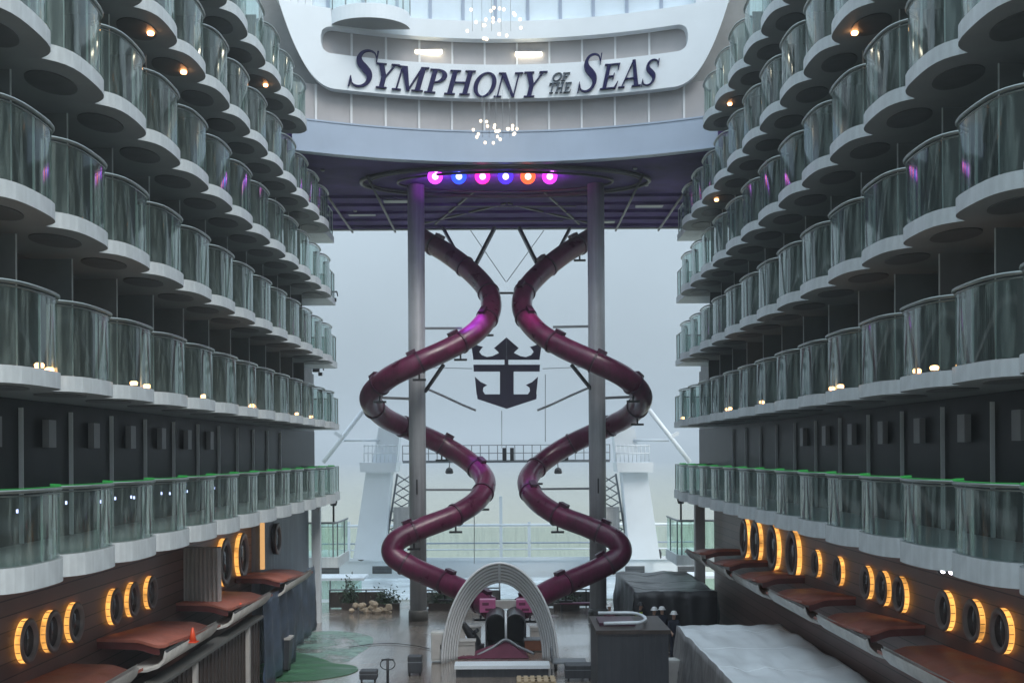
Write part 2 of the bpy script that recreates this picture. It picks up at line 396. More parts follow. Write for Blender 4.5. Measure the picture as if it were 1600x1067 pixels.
# ------------------------------------------------------------------ cabin blocks with balconies
PITCH = 2.707; YEND = 53.43; DEPTH = 2.15
ROWS = [(-1.75, 7.60, .40), (1.43, 7.62, .28), (4.34, 7.70, .28), (7.32, 7.76, .29), (10.28, 7.82, .30), (13.32, 7.88, .32), (16.3, 7.95, .36)]
def lobe(t):  # t in -1..1 -> outward setback of the curved edge
    return .10 * t * t + .34 * abs(t) ** 5
TT = [-1, -.97, -.92, -.85, -.75, -.6, -.4, -.2, 0, .2, .4, .6, .75, .85, .92, .97, 1]
HP = PITCH / 2
def edge(inset=0.0, sc=1.0): return [(lobe(t) + inset, t * HP * sc) for t in TT]

def balcony_meshes(th, gh):
    d = {}
    m = MB(); poly = edge() + [(DEPTH, HP), (DEPTH, -HP)]
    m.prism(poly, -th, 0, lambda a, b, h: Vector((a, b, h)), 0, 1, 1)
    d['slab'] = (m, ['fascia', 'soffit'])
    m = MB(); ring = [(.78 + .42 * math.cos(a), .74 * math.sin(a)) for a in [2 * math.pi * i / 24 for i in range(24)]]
    m.prism(ring, -th - .022, -th - .004, lambda a, b, h: Vector((a, b, h))); d['soffit_ellipse'] = (m, ['ellipse'])  # flat dark ellipse just below the slab underside
    m = MB(); e = edge(.05, .985)
    m.grid([[(a, b, .02) for a, b in e], [(a, b, gh - .04) for a, b in e]]); d['glass_screen'] = (m, ['glass'])
    m = MB(); m.tube([(a, b, gh + .01) for a, b in edge(.03, .99)], .034, 8)
    m.tube([(a, b, gh - .06) for a, b in edge(.05, .985)], .014, 6); d['handrail'] = (m, ['rail'])
    d['posts'] = []
    for t in (-.985, -.06, .90, .985):
        m = MB(); a, b = lobe(t) + .07, t * HP; m.box(a - .016, a + .016, b - .014, b + .014, .01, gh - .05); d['posts'].append((m, ['post']))
    m = MB(); m.box(1.05, DEPTH, -HP - .015, -HP + .015, .012, 2.5); m.box(1.03, 1.05, -HP - .014, -HP + .014, .012, 2.5, 1)
    d['divider'] = (m, ['divider', 'post'])
    m = MB(); m.box(DEPTH - .09, DEPTH - .004, -HP - .02, -HP + .02, .01, 2.72); d['mullion'] = (m, ['mullion'])
    for nm, gm in (('door', 'cabinglass'), ('curtained', 'curtain')):
        m = MB(); m.box(DEPTH - .06, DEPTH - .012, -1.0, .95, .1, 2.25, 0)
        for yy in (-1.04, -.04, .91): m.box(DEPTH - .09, DEPTH - .012, yy, yy + .07, .06, 2.33, 1)
        m.box(DEPTH - .09, DEPTH - .012, -1.04, .98, 2.25, 2.33, 1)
        d[nm] = (m, [gm, 'doorframe'])
    m = MB(); m.tube([(lobe(t) + .03, t * HP * .99, 1.235) for t in TT[2:]], .008, 6); m.tube([(lobe(t) + .03, t * HP * .99, 1.245) for t in (.7, .85, .92, .97, 1)], .018, 6); d['light_strip'] = (m, ['green'])
    m = MB(); m.lathe([(.0, -.05), (.07, -.05), (.085, 0), (.06, .03), (0, .04)], (0, 0, 0), 'z', 12); d['lamp'] = (m, ['warm'])  # added glow for warm window reflections, no fixture on the balcony
    m = MB(); m.lathe([(.0, -.04), (.022, -.035), (.022, .035), (0, .04)], (0, 0, 0), 'z', 8); d['small_reflection'] = (m, ['cool'])  # added glow for cool reflections in the screen glass
    m = MB(); m.box(DEPTH - .16, DEPTH - .02, -.2, .2, 1.78, 2.36); d['wall_panel'] = (m, ['lamppanel'])
    return d

def in_view(x, y, z0, z1):
    if y < 3: return False
    us = [abs(x) * F / (y + HP), (abs(x) + DEPTH) * F / (y - HP)]
    if min(us) > 1080: return False
    return (z0 * F / (y + HP)) < 760 and (z1 * F / max(y - HP, 2)) > -420

# warm window reflections, added as glowing lamps along the rows: row, bay, kind (edge = on the fascia top, soffit = under the slab)
WARM_REFLECTIONS = {-1: {(1, 12): [.1, .85], (1, 10): [-.2, .6], (1, 8): [0], (1, 6): [.3, .8], (1, 3): [0], (1, 2): [.5], (4, 9): [.1], (4, 8): [.2], (5, 4): [.2]},
         1: {(1, 13): [.3], (1, 11): [.1, -.5], (1, 9): [.6, -.1], (1, 6): [.2], (1, 4): [0, .6], (1, 0): [.2], (4, 9): [.3], (5, 7): [.1], (5, 8): [-.2], (5, 3): [.1], (4, 2): [0]}}
counts = {}
for sgn, side in ((-1, 'left'), (1, 'right')):
    if sgn < 0: lab = 'tiers of white and glass curved balconies beside the blue-grey wall and corrugated shutter'
    else: lab = 'tiers of white and glass curved balconies above the tarpaulin-covered box'
    blk = thing('cabin_block', lab, 'cabin block', (sgn * 9.0, 30, 0), 'facing blocks of balcony cabins')
    meshes = {}
    for ri, (zt, W, th) in enumerate(ROWS):
        key = round(th, 3)
        if key not in meshes:
            src = balcony_meshes(th, 1.18 if ri == 0 else 1.31); meshes[key] = {}
            for k, v in src.items():
                if k == 'posts': meshes[key][k] = [m.mesh('post', mt, sgn < 0) for m, mt in v]
                else: meshes[key][k] = v[0].mesh(k, v[1], sgn < 0)
        MM = meshes[key]
        k0 = 0 if ri <= 4 else (2 if ri == 5 else 5)
        ylo, yhi = 6.0, YEND - k0 * PITCH
        m = MB()
        top = (ROWS[ri + 1][0] - ROWS[ri + 1][2]) if ri + 1 < len(ROWS) else zt + 6
        x0 = sgn * (W + DEPTH); x1 = sgn * (W + DEPTH + .35)
        yw = yhi + (6.6 if ri <= 2 else 2.0 if ri <= 4 else .3)
        m.box(min(x0, x1), max(x0, x1), ylo, yw, EYE + zt - th, EYE + top - .004)
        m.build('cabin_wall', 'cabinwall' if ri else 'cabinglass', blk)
        for k in range(k0, 18):
            yc = YEND - PITCH * k - HP
            if not in_view(W, yc, zt - th, zt + 1.2): continue
            b = bpy.data.objects.new('balcony', None); C.objects.link(b); b.parent = blk; b.empty_display_size = .2
            b.matrix_parent_inverse = blk.matrix_basis.inverted()
            b.location = (sgn * W, yc, EYE + zt)
            counts[(sgn, ri)] = counts.get((sgn, ri), 0) + 1
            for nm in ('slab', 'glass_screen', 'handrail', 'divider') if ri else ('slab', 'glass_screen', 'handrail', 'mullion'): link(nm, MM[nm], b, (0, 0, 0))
            if zt > -1: link('soffit_ellipse', MM['soffit_ellipse'], b, (0, 0, 0))
            for pm in MM['posts']: link('post', pm, b, (0, 0, 0))
            if ri: link('cabin_door', MM['curtained' if random.random() < .5 and ri > 0 else 'door'], b, (0, 0, 0))
            if ri == 0:
                link('light_strip', MM['light_strip'], b, (0, 0, 0))
                if k > 4: link('wall_panel', MM['wall_panel'], b, (0, 0, .15))
                if sgn < 0 and k in (4, 5, 6, 7, 8, 9, 10, 11, 12):
                    for q in range(random.choice((1, 2, 2))):
                        link('small_reflection', MM['small_reflection'], b, (sgn * (DEPTH - .25), random.uniform(-1, 1), .72 + random.uniform(-.05, .05)))
            for lt in WARM_REFLECTIONS[sgn].get((ri, k), []):
                if ri == 1: link('lamp', MM['lamp'], b, (sgn * (lobe(lt) + .16), lt * HP, .09))  # added glow for a warm window reflection
                else: link('lamp', MM['lamp'], b, (sgn * .5, lt * HP, -th - .05))  # added glow for a warm window reflection
    # end caps of the lowest rows and the deck-end corner balcony
    for ri in (0, 1, 2, 3, 4):
        zt, W, th = ROWS[ri]; m = MB()
        xa, xb = sorted((sgn * (W + .3), sgn * (W + DEPTH + 1.2)))
        m.box(xa, xb, YEND + .01, YEND + 2.6, EYE + zt - th, EYE + zt - .003)
        m.build('end_slab', 'fascia', blk)
        g = MB(); xe = sgn * (W + .36)
        g.grid([[(xe, YEND + .05, EYE + zt + .02), (xe, YEND + 2.5, EYE + zt + .02), (sgn * (W + DEPTH + .3), YEND + 2.55, EYE + zt + .02)],
                [(xe, YEND + .05, EYE + zt + 1.14), (xe, YEND + 2.5, EYE + zt + 1.14), (sgn * (W + DEPTH + .3), YEND + 2.55, EYE + zt + 1.14)]], smooth=False)
        g.build('end_glass', 'glass', blk)
        hr = MB(); hr.tube([(xe, YEND + .02, EYE + zt + 1.18), (xe, YEND + 2.52, EYE + zt + 1.18), (sgn * (W + DEPTH + .3), YEND + 2.55, EYE + zt + 1.18)], .03, 8)
        for yy in (YEND + .9, YEND + 1.7, YEND + 2.5): hr.box(xe - .02, xe + .02, yy - .02, yy + .02, EYE + zt, EYE + zt + 1.17)
        hr.build('end_rail', 'rail', blk)
print('balconies', counts)

# ------------------------------------------------------------------ bridge of suites with the name
def Yf(x): return 52.0 - .03 * x * x
def sweep(mb, x0, x1, off0, off1, z0, z1, n=40, mi=0):
    """a curved block following the concave front: off = metres towards the viewer; z may be functions of x"""
    f0 = z0 if callable(z0) else (lambda x: z0); f1 = z1 if callable(z1) else (lambda x: z1)
    xs = [x0 + (x1 - x0) * i / n for i in range(n + 1)]
    rows = [[(x, Yf(x) - off1, EYE + f0(x)) for x in xs], [(x, Yf(x) - off1, EYE + f1(x)) for x in xs],
            [(x, Yf(x) - off0, EYE + f1(x)) for x in xs], [(x, Yf(x) - off0, EYE + f0(x)) for x in xs]]
    vs = [p for r in rows for p in r]; k = n + 1; fs = []
    for r in range(4):
        r2 = (r + 1) % 4
        for i in range(n): fs.append((r * k + i, r * k + i + 1, r2 * k + i + 1, r2 * k + i))
    fs.append((0, k, 2 * k, 3 * k)); fs.append((n, 3 * k + n, 2 * k + n, k + n))
    mb.add(vs, fs, mi)
br = thing('suite_bridge', 'curved white superstructure spanning between the balcony blocks above the columns', 'bridge deck', (0, 52, EYE + 12.7))
ZC, ZF, ZR, ZO0, ZO1, ZT = 12.73, 14.12, 15.42, 16.9, 18.02, 18.8
m = MB(); sweep(m, -8.9, 8.9, -.4, .12, ZC, ZF); sweep(m, -8.9, 8.9, .12, .17, ZC, ZC + .06); sweep(m, -8.9, 8.9, .12, .15, ZF - .07, ZF)
m.build('fascia', 'fasciablue', br)
def windows(x0, x1, z0, z1, xs, glassm, mullm, off, mw=.085, inset=.0):
    xs = [x0] + xs + [x1]
    for a, b in zip(xs[:-1], xs[1:]):
        w_ = MB(); sweep(w_, a + .001, b - .001, off - .1, off, z0, z1, 4); wo = w_.build('window', glassm, br)
        f_ = MB(); sweep(f_, b - mw / 2, b + mw / 2, off + .003, off + .06, z0, z1, 1)
        if b < x1: f_.build('mullion', mullm, wo)
windows(-8.9, 8.9, ZF + .002, ZR + .25, [-8.0 + 1.42 * i for i in range(12)], 'blind', 'mullion', -.12)
windows(-7.9, 7.9, ZO0 - .3, ZO1 + .3, [-6.55 + 1.42 * i for i in range(10)], 'blind', 'mullion', -.1)
windows(-9.4, 9.4, ZT + .002, 21.5, [-8.9 + 1.42 * i for i in range(13)], 'brightglass', 'mulldark', -.02, .13)
# white sweeping frame
def xedge(z): return 8.0 + (z - 15.8) * .446
def zlow(x):   # lower outline with the big rounded corners
    ax = abs(x); r = 1.1; xc = 7.95 - r * .75
    if ax <= xc: return ZR
    t = min(1, (ax - xc) / (xedge(ZT) - xc))
    return ZR + (ZT - ZR) * t ** 2.3
OX = 7.72; RO = .42
def zol(x):
    d = abs(x) - (OX - RO)
    return ZO0 + (RO - math.sqrt(max(0, RO * RO - d * d)) if d > 0 else 0)
def zoh(x):
    d = abs(x) - (OX - RO)
    return ZO1 - (RO - math.sqrt(max(0, RO * RO - d * d)) if d > 0 else 0)
m = MB()
sweep(m, -OX, OX, -.05, .45, zlow, zol, 300); sweep(m, -OX, OX, -.05, .45, zoh, ZT, 300)
sweep(m, OX, xedge(ZT), -.05, .45, zlow, ZT, 14); sweep(m, -xedge(ZT), -OX, -.05, .45, zlow, ZT, 14)
mo = m.build('sign_band', 'white', br)
for sg in (-1, 1):   # outer white wings above the frame, with grooves
    m = MB()
    for k in range(5):
        a = 8.05 + .28 * k; xs = sorted((sg * a, sg * (a + .26)))
        sweep(m, xs[0], xs[1], -.3, .40 - .03 * (k % 2), ZT + .003, 21.5, 1)
    m.build('wing_panel', 'white', br)
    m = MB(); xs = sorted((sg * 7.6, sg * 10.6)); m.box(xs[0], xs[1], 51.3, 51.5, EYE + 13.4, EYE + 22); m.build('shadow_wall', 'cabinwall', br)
for px in (670, 826):
    p = P(px, 83, 51.8); m = MB(); hw = .58; m.box(p.x - hw, p.x + hw, Yf(p.x) - .06, Yf(p.x) + .06, p.z - .075, p.z + .075)
    m.box(p.x - hw - .04, p.x + hw + .04, Yf(p.x) - .02, Yf(p.x) + .08, p.z + .08, p.z + .13, 1)
    m.build('strip_light', ['tube', 'steel'], br)
# soffit and roof slab over the stern plaza
m = MB(); xs = [-10.6 + 21.2 * i / 40 for i in range(41)]
poly = [(x, Yf(x) + .35) for x in xs] + [(10.6, 67), (-10.6, 67)]
m.prism(poly, EYE + ZC - .02, EYE + ZC + 1.0, lambda a, b, h: Vector((a, b, h)))
m.build('soffit', 'ceil', br)
m = MB(); m.box(-10.6, 10.6, 66.85, 67.08, EYE + ZC - .1, EYE + ZC + 1.2); m.build('edge_beam', 'steel', br)
m = MB(); m.box(-10.6, 10.6, 52.4, 66.8, EYE + ZC + 1.002, EYE + 22); m.build('upper_block', 'white', br)
def ring(cx, cy, rx, ry, z, r):
    return [(cx + rx * math.cos(a), cy + ry * math.sin(a), z) for a in [2 * math.pi * i / 64 for i in range(64)]]
for rx, ry, r in ((6.7, 3.1, .085), (5.0, 2.0, .06), (6.3, 2.8, .04)):
    m = MB(); m.tube(ring(0, 55.1, rx, ry, EYE + ZC - .13, r), r, 8, closed=True); m.build('ceiling_ring', 'black', br)
for px0, py0, px1, py1 in ((790, 318, 650, 352), (794, 318, 935, 352), (680, 322, 900, 322), (700, 345, 880, 345), (740, 300, 680, 350), (850, 300, 905, 350)):
    m = MB()
    def onceil(px, py):
        d = P(px, py, 1); k = (ZC - .1) / (d.z - EYE); return Vector((d.x * k, k, EYE + ZC - .1))
    m.bar(onceil(px0, py0), onceil(px1, py1), .09); m.build('ceiling_truss', 'black', br)
for px, py in ((1010, 290), (555, 330), (1000, 247), (490, 245)):
    d = P(px, py, 1); k = (ZC - .06) / (d.z - EYE); m = MB(); m.lathe([(0, -.03), (.09, -.03), (.1, .03), (0, .04)], (d.x * k, max(k, 52.9), EYE + ZC - .06), 'z', 12); m.build('downlight', 'lamppanel', br)
for y in (58.3, 60.2, 62.1, 64.0, 65.9):
    m = MB(); m.box(-10.4, 10.4, y - .06, y + .06, EYE + ZC - .16, EYE + ZC - .022); m.build('ceiling_beam', 'ceil', br)
for x in (-8.6, -6.2, 6.2, 8.6):
    m = MB(); m.tube([(x, 53.2, EYE + ZC - .26), (x, 66.6, EYE + ZC - .26)], .06, 8); m.build('ceiling_pipe', 'black', br)
for x, y in ((-7.6, 62.6), (-5.4, 59.4), (7.4, 60.9), (5.3, 65)):
    m = MB(); m.box(x - .7, x + .7, y - .3, y + .3, EYE + ZC - .1, EYE + ZC - .022); m.build('ceiling_vent', 'steel', br)
# round balcony on the bridge
bb = MB(); cxb, hw = -5.75, 1.72
arc = [(cxb + hw * math.cos(a), Yf(cxb) - .4 - 1.45 * math.sin(a)) for a in [math.pi * i / 24 for i in range(25)]]
bb.prism(arc, EYE + 18.12, EYE + 18.72, lambda a, b, h: Vector((a, b, h)), 0, 1, 0)
bo = bb.build('round_balcony', ['white', 'soffit'], br)
g = MB(); g.grid([[(a, b, EYE + 18.74) for a, b in arc], [(a, b, EYE + 19.9) for a, b in arc]]); g.build('glass_screen', 'clearglass', bo)
for i in range(0, 25, 4):
    g = MB(); g.box(arc[i][0] - .025, arc[i][0] + .025, arc[i][1] - .0, arc[i][1] + .05, EYE + 18.72, EYE + 19.95); g.build('post', 'steel', bo)

# ------------------------------------------------------------------ lettering
def rect(x0, y0, x1, y1): return [(x0, y0), (x1, y0), (x1, y1), (x0, y1)]
SE = .05
def sb(x0, x1): return rect(x0, 0, x1, SE)
def st(x0, x1): return rect(x0, 1 - SE, x1, 1)
def ringstrip(cx, cy, rx, ry, ix, iy, a0, a1, n=28, dx=0):
    q = []
    for i in range(n):
        a, b = a0 + (a1 - a0) * i / n, a0 + (a1 - a0) * (i + 1) / n
        q.append([(cx + rx * math.cos(a), cy + ry * math.sin(a)), (cx + rx * math.cos(b), cy + ry * math.sin(b)),
                  (cx + dx + ix * math.cos(b), cy + iy * math.sin(b)), (cx + dx + ix * math.cos(a), cy + iy * math.sin(a))])
    return ('strip', q)
def sshape():
    ctr = crom([(.60, .80, 0), (.53, .92, 0), (.38, .975, 0), (.22, .93, 0), (.145, .79, 0), (.20, .64, 0), (.35, .51, 0), (.49, .38, 0), (.53, .22, 0), (.44, .075, 0), (.28, .025, 0), (.12, .08, 0), (.045, .22, 0)], 5)
    n = len(ctr); wd = lambda t: .03 + .155 * math.exp(-((t - .5) / .23) ** 2)
    L, Rr = [], []
    for i, p in enumerate(ctr):
        a, b = ctr[max(0, i - 1)], ctr[min(n - 1, i + 1)]; t = (b - a).normalized(); q = Vector((-t.y, t.x, 0)) * wd(i / (n - 1)) * .5
        L.append((p.x + q.x, p.y + q.y)); Rr.append((p.x - q.x, p.y - q.y))
    return ('strip', [[L[i], L[i + 1], Rr[i + 1], Rr[i]] for i in range(n - 1)])
E_ = [rect(.1, 0, .27, 1), rect(.27, .945, .66, 1), [(.56, .98), (.66, 1), (.645, .74), (.62, .74)], rect(.27, .475, .50, .53), [(.47, .62), (.51, .62), (.51, .38), (.47, .38)], st(0, .12), sb(0, .38)]
GL = {
 'Y': [[(.06, 1), (.26, 1), (.47, .47), (.30, .42)], [(.67, 1), (.735, 1), (.46, .45), (.40, .45)], rect(.29, 0, .46, .46), st(-.02, .36), st(.55, .86), sb(.18, .58)],
 'M': [rect(.12, 0, .17, 1), [(.10, 1), (.31, 1), (.60, 0), (.49, 0)], [(.51, 0), (.57, 0), (.85, 1), (.79, 1)], rect(.77, 0, .94, 1), sb(0, .30), sb(.66, 1.05), st(0, .2), st(.85, 1.05)],
 'P': [rect(.1, 0, .27, 1), ringstrip(.27, .715, .40, .285, .22, .235, -math.pi / 2, math.pi / 2), st(0, .28), sb(0, .40)],
 'H': [rect(.1, 0, .27, 1), rect(.64, 0, .81, 1), rect(.27, .475, .64, .53), st(0, .38), st(.54, .91), sb(0, .38), sb(.54, .91)],
 'O': [ringstrip(.42, .5, .42, .52, .255, .465, 0, 2 * math.pi, 44)],
 'N': [rect(.12, 0, .17, 1), [(.04, 1), (.25, 1), (.80, 0), (.70, 0)], rect(.735, 0, .79, 1), sb(0, .30), st(.6, .92), st(-.02, .16)],
 'F': E_[:6] + [sb(0, .38)],
 'E': E_ + [rect(.27, 0, .68, .055), [(.58, .02), (.685, .0), (.73, .28), (.70, .28)]],
 'T': [rect(.30, 0, .47, 1), rect(0, .945, .77, 1), [(0, 1), (.08, .98), (.03, .74), (.005, .74)], [(.77, 1), (.69, .98), (.74, .74), (.765, .74)], sb(.18, .59)],
 'A': [[(.08, 0), (.135, 0), (.46, 1.02), (.40, 1.02)], [(.37, 1.02), (.50, 1.02), (.86, 0), (.67, 0)], rect(.2, .30, .70, .35), sb(-.03, .25), sb(.56, .96)],
 'S': [sshape(), [(.585, .99), (.625, .99), (.635, .70), (.61, .70)], [(.02, .28), (.045, .28), (.06, .0), (.02, .0)]],
}
def glyph_extent(ch, sh):
    xs = []
    for g in GL[ch]:
        for poly in (g[1] if isinstance(g, tuple) else [g]): xs += [x + sh * y for x, y in poly]
    return min(xs), max(xs)
sgn_ = thing('ship_name_sign', 'navy serif lettering reading SYMPHONY OF THE SEAS on the curved white band', 'sign', (0, 51.5, EYE + 15.5))
TXT = [('S', 545, 592, 138, 60, 0), ('Y', 588, 625, 139.8, 39, 0), ('M', 613, 671, 143.2, 38, 0), ('P', 663, 699, 146.6, 37.5, 0), ('H', 694, 744, 149.2, 38, 0),
       ('O', 740, 776, 152.2, 37.5, 0), ('N', 771, 818, 152.8, 38, 0), ('Y', 818, 856, 152.6, 39.5, 0), ('O', 863, 878.5, 127.5, 12.5, 1), ('F', 876.5, 891, 127.2, 12.5, 1),
       ('T', 858, 870, 146.3, 15.5, 1), ('H', 867, 882, 145.8, 15.5, 1), ('E', 880, 893.5, 145.4, 15.5, 1), ('S', 902, 941, 145, 60, 0), ('E', 937, 969, 140.2, 39, 0), ('A', 966, 1000.5, 137.2, 41, 0), ('S', 1002, 1030, 134.6, 40.5, 0)]
for ch, xl, xr, yb, hp, gr in TXT:
    mb = MB(); sh = .24
    g0, g1 = glyph_extent(ch, sh)
    Y = 51.5
    for _ in range(3): Y = Yf(P((xl + xr) / 2, yb, Y).x) - .45
    pl, pr = P(xl, yb, Y), P(xr, yb, Y); hgt = hp * Y / F; sx = (pr.x - pl.x) / (g1 - g0)
    zb = (pl.z + pr.z) / 2
    for gi, g in enumerate(GL[ch]):
        d1 = .10 + .004 * gi
        for poly in (g[1] if isinstance(g, tuple) else [g]):
            mb.prism(poly, 0, d1, lambda a, b, h: (lambda X: Vector((X, Yf(X) - .452 - h, zb + b * hgt)))(pl.x + (a + sh * b - g0) * sx))
    mb.build('letter', 'greyletter' if gr else 'navy', sgn_)

# ------------------------------------------------------------------ columns
COLY = 56.0
def column(px, label):
    p = P(px, 660, COLY); t = thing('column', label, 'column', (p.x, COLY, 0), 'columns under the bridge')
    m = MB(); m.lathe([(.40, .02), (.40, EYE + ZC - .05)], (p.x, COLY, 0), 'z', 32); m.build('shaft', 'column', t)
    m = MB(); m.lathe([(.47, 0.0), (.47, .42), (.44, .5), (.405, .52)], (p.x, COLY, 0), 'z', 32); m.build('base', 'colbase', t)
    m = MB(); m.box(p.x - .03, p.x + .03, COLY - .47, COLY - .40, EYE - 1.9, EYE - 1.2); m.build('junction_box', 'black', t)
    return p.x
cxl = column(652, 'round grey column behind the slide whose upper turn is tinted purple')
cxr = column(933, 'round grey column nearest the workers in white hard hats')

# ------------------------------------------------------------------ slides
def slide(sg, label):
    mx = lambda x: x if sg < 0 else 2 * 791.5 - x
    path = [(650, 367, 60.6), (668, 378, 60.2), (700, 397, 59.5), (738, 427, 58.6), (763, 457, 57.6), (766, 487, 56.4), (744, 518, 55.2), (705, 543, 54.4), (655, 566, 53.8), (606, 591, 54.0), (578, 621, 55.2), (598, 650, 57.0), (640, 671, 58.2), (690, 694, 59.0),
            (734, 722, 58.6), (758, 750, 57.4), (748, 779, 56.0), (712, 804, 54.9), (662, 824, 54.2), (622, 843, 53.8), (614, 866, 53.6), (645, 887, 53.4), (690, 907, 52.8), (730, 926, 52.0), (768, 950, 51.0)]
    if sg > 0: path = [(p[0] + (0 if p[0] > 600 else 2), p[1] + 1.0 * (p[1] > 800) - 1, p[2]) for p in path]
    pts = crom([P(mx(a), b, c) for a, b, c in path], 9)
    t = thing('spiral_slide', label, 'slide', (sg * 1.6, 52, 0), 'twin spiral slides')
    m = MB(); m.tube(pts, .50, 24); m.build('tube', 'slide', t)
    L = 0; nxt = 1.2
    for i in range(1, len(pts) - 1):
        L += (pts[i] - pts[i - 1]).length
        if L > nxt:
            nxt = L + 2.15
            d = (pts[i + 1] - pts[i - 1]).normalized()
            m = MB(); m.tube([pts[i] - d * .05, pts[i] + d * .05], .55, 24, smooth=False); m.build('flange', 'slidedark', t)
            if random.random() < .7:
                up = Vector((0, 0, 1)) - d * d.z; up.normalize(); s2 = d.cross(up)
                m = MB(); q = pts[i] + up * .56 + d * .16
                m.bar(q - d * .22, q + d * .22, .3, .17); m.build('bracket', 'slidedark', t)
            if random.random() < .45:
                m = MB(); q = pts[i] - Vector((0, 0, 1)) * .5
                m.bar(q, q - Vector((0, 0, .28)), .08); m.bar(q + Vector((-.3, 0, -.3)), q + Vector((.3, 0, -.3)), .1); m.build('hanger', 'black', t)
    return pts
ptsL = slide(-1, 'maroon spiral tube slide lit purple on its upper turn')
ptsR = slide(1, 'maroon spiral tube slide nearest the dark slate kiosk')

# struts and braces hung between soffit, columns and slides
def strut(a, b, w, label, mat='black', name='strut', cat='strut', group='steel struts holding the slides', rnd=False):
    m = MB()
    if rnd: m.tube([a, b], w / 2, 8)
    else: m.bar(a, b, w)
    return tag(m.build(name, mat), label, cat, group)
strut(P(692, 356, 62), P(713, 394, 59.3), .13, 'short dark strut meeting the purple-lit slide just below the soffit')
strut(P(773, 356, 62), P(744, 412, 59.0), .16, 'long dark strut leaning down to the purple-lit slide')
strut(P(811, 356, 62), P(838, 410, 59.0), .16, 'long dark strut leaning down to the slide over the kiosk')
strut(P(891, 356, 62), P(872, 392, 59.3), .13, 'short dark strut meeting the kiosk-side slide below the soffit')
strut(P(693, 570, 55.0), P(664, 612, 55.9), .13, 'dark diagonal brace from column to the purple-lit stretch of slide')
strut(P(893, 570, 55.0), P(927, 612, 55.9), .13, 'dark diagonal brace from the other column to the plain maroon slide')
strut(P(590, 621, 55.5), P(642, 623, 56), .12, 'level grey arm from column to the outer loop by the balconies with green rail lights', 'steel')
strut(P(1006, 619, 55.5), P(942, 622, 56), .12, 'level grey arm from column to the outer loop above the white hard hats', 'steel')
strut(P(664, 513, 56), P(722, 513, 56), .11, 'upper level crossbar ending at the purple-lit tube', 'steel')
strut(P(864, 511, 56), P(921, 510, 56), .11, 'upper level crossbar ending at the plain maroon tube', 'steel')
strut(P(666, 765, 56), P(752, 765, 56.5), .10, 'lower level crossbar behind the purple-topped slide', 'steel')
strut(P(826, 764, 56.5), P(921, 763, 56), .10, 'lower level crossbar behind the kiosk-side slide', 'steel')
strut(P(776, 458, 57.6), P(806, 458, 57.6), .10, 'tiny dark bar linking the two slides at their closest', 'black')
for a, b, lab in (((735, 360, 62), (790, 440, 58), 'thin cable crossing towards the gap between the slides from the purple-lit side'),
                  ((850, 360, 62), (792, 440, 58), 'thin cable crossing towards the gap between the slides from the kiosk side'),
                  ((668, 574, 60), (738, 576, 61), 'level cable holding the purple-tinted edge of the emblem'),
                  ((848, 576, 61), (921, 573, 60), 'level cable holding the plain edge of the emblem'),
                  ((852, 585, 61), (852, 690, 61), 'upright cable hanging beside the emblem'),
                  ((784, 642, 61), (784, 700, 70), 'upright cable below the tip of the emblem'),
                  ((741, 800, 56), (741, 880, 60), 'thin upright cable over the arch behind the purple-topped slide')):
    strut(P(*a), P(*b), .035, lab, 'steel', 'cable', 'cable', 'thin steel cables', True)
for s_x, lab in ((-1, 'sagging pale pipe from column to the purple-tinted emblem edge'), (1, 'sagging pale pipe from column to the plain emblem edge')):
    pts = [P(791.5 + s_x * a, b, 61) for a, b in ((128, 606), (100, 618), (70, 632), (48, 641))]
    m = MB(); m.tube(crom(pts, 6), .06, 8); tag(m.build('sagging_pipe', 'column'), lab, 'pipe', 'curved pipes holding the emblem')

# ------------------------------------------------------------------ emblem
em = thing('crown_anchor_emblem', 'dark plum crown and anchor emblem hanging between the slides', 'emblem', P(792, 580, 61))
def plate(name, polys, dep=.12):
    m = MB()
    for gi, poly in enumerate(polys):
        m.prism(poly, 61 - dep / 2 - .004 * gi, 61 + dep / 2, lambda a, b, h: P(a, b, h))
    return m.build(name, 'emblem', em)
S_ = 1600 / 280
def E(x, y): return (660 + x / S_, 500 + y / S_)
mir = lambda pl: [(2 * 791.3 - x, y) for x, y in pl][::-1]
crownL = [E(*p) for p in ((438, 235), (470, 215), (500, 228), (541, 240), (522, 262), (508, 285), (530, 312), (575, 330), (625, 322), (660, 305), (683, 292), (640, 250), (750, 155), (750, 355), (455, 355))]
plate('crown', [crownL, mir(crownL)])
bar_ = [E(*p) for p in ((455, 398), (1050, 398), (1047, 460), (815, 460), (815, 662), (1022, 662), (1018, 705), (752, 792), (492, 705), (486, 662), (692, 662), (692, 460), (458, 460))]
flukeL = [E(*p) for p in ((468, 505), (520, 552), (578, 580), (545, 602), (540, 632), (560, 664), (484, 664))]
plate('anchor', [bar_, flukeL, mir(flukeL), [E(733, 354), E(768, 354), E(768, 400), E(733, 400)]])

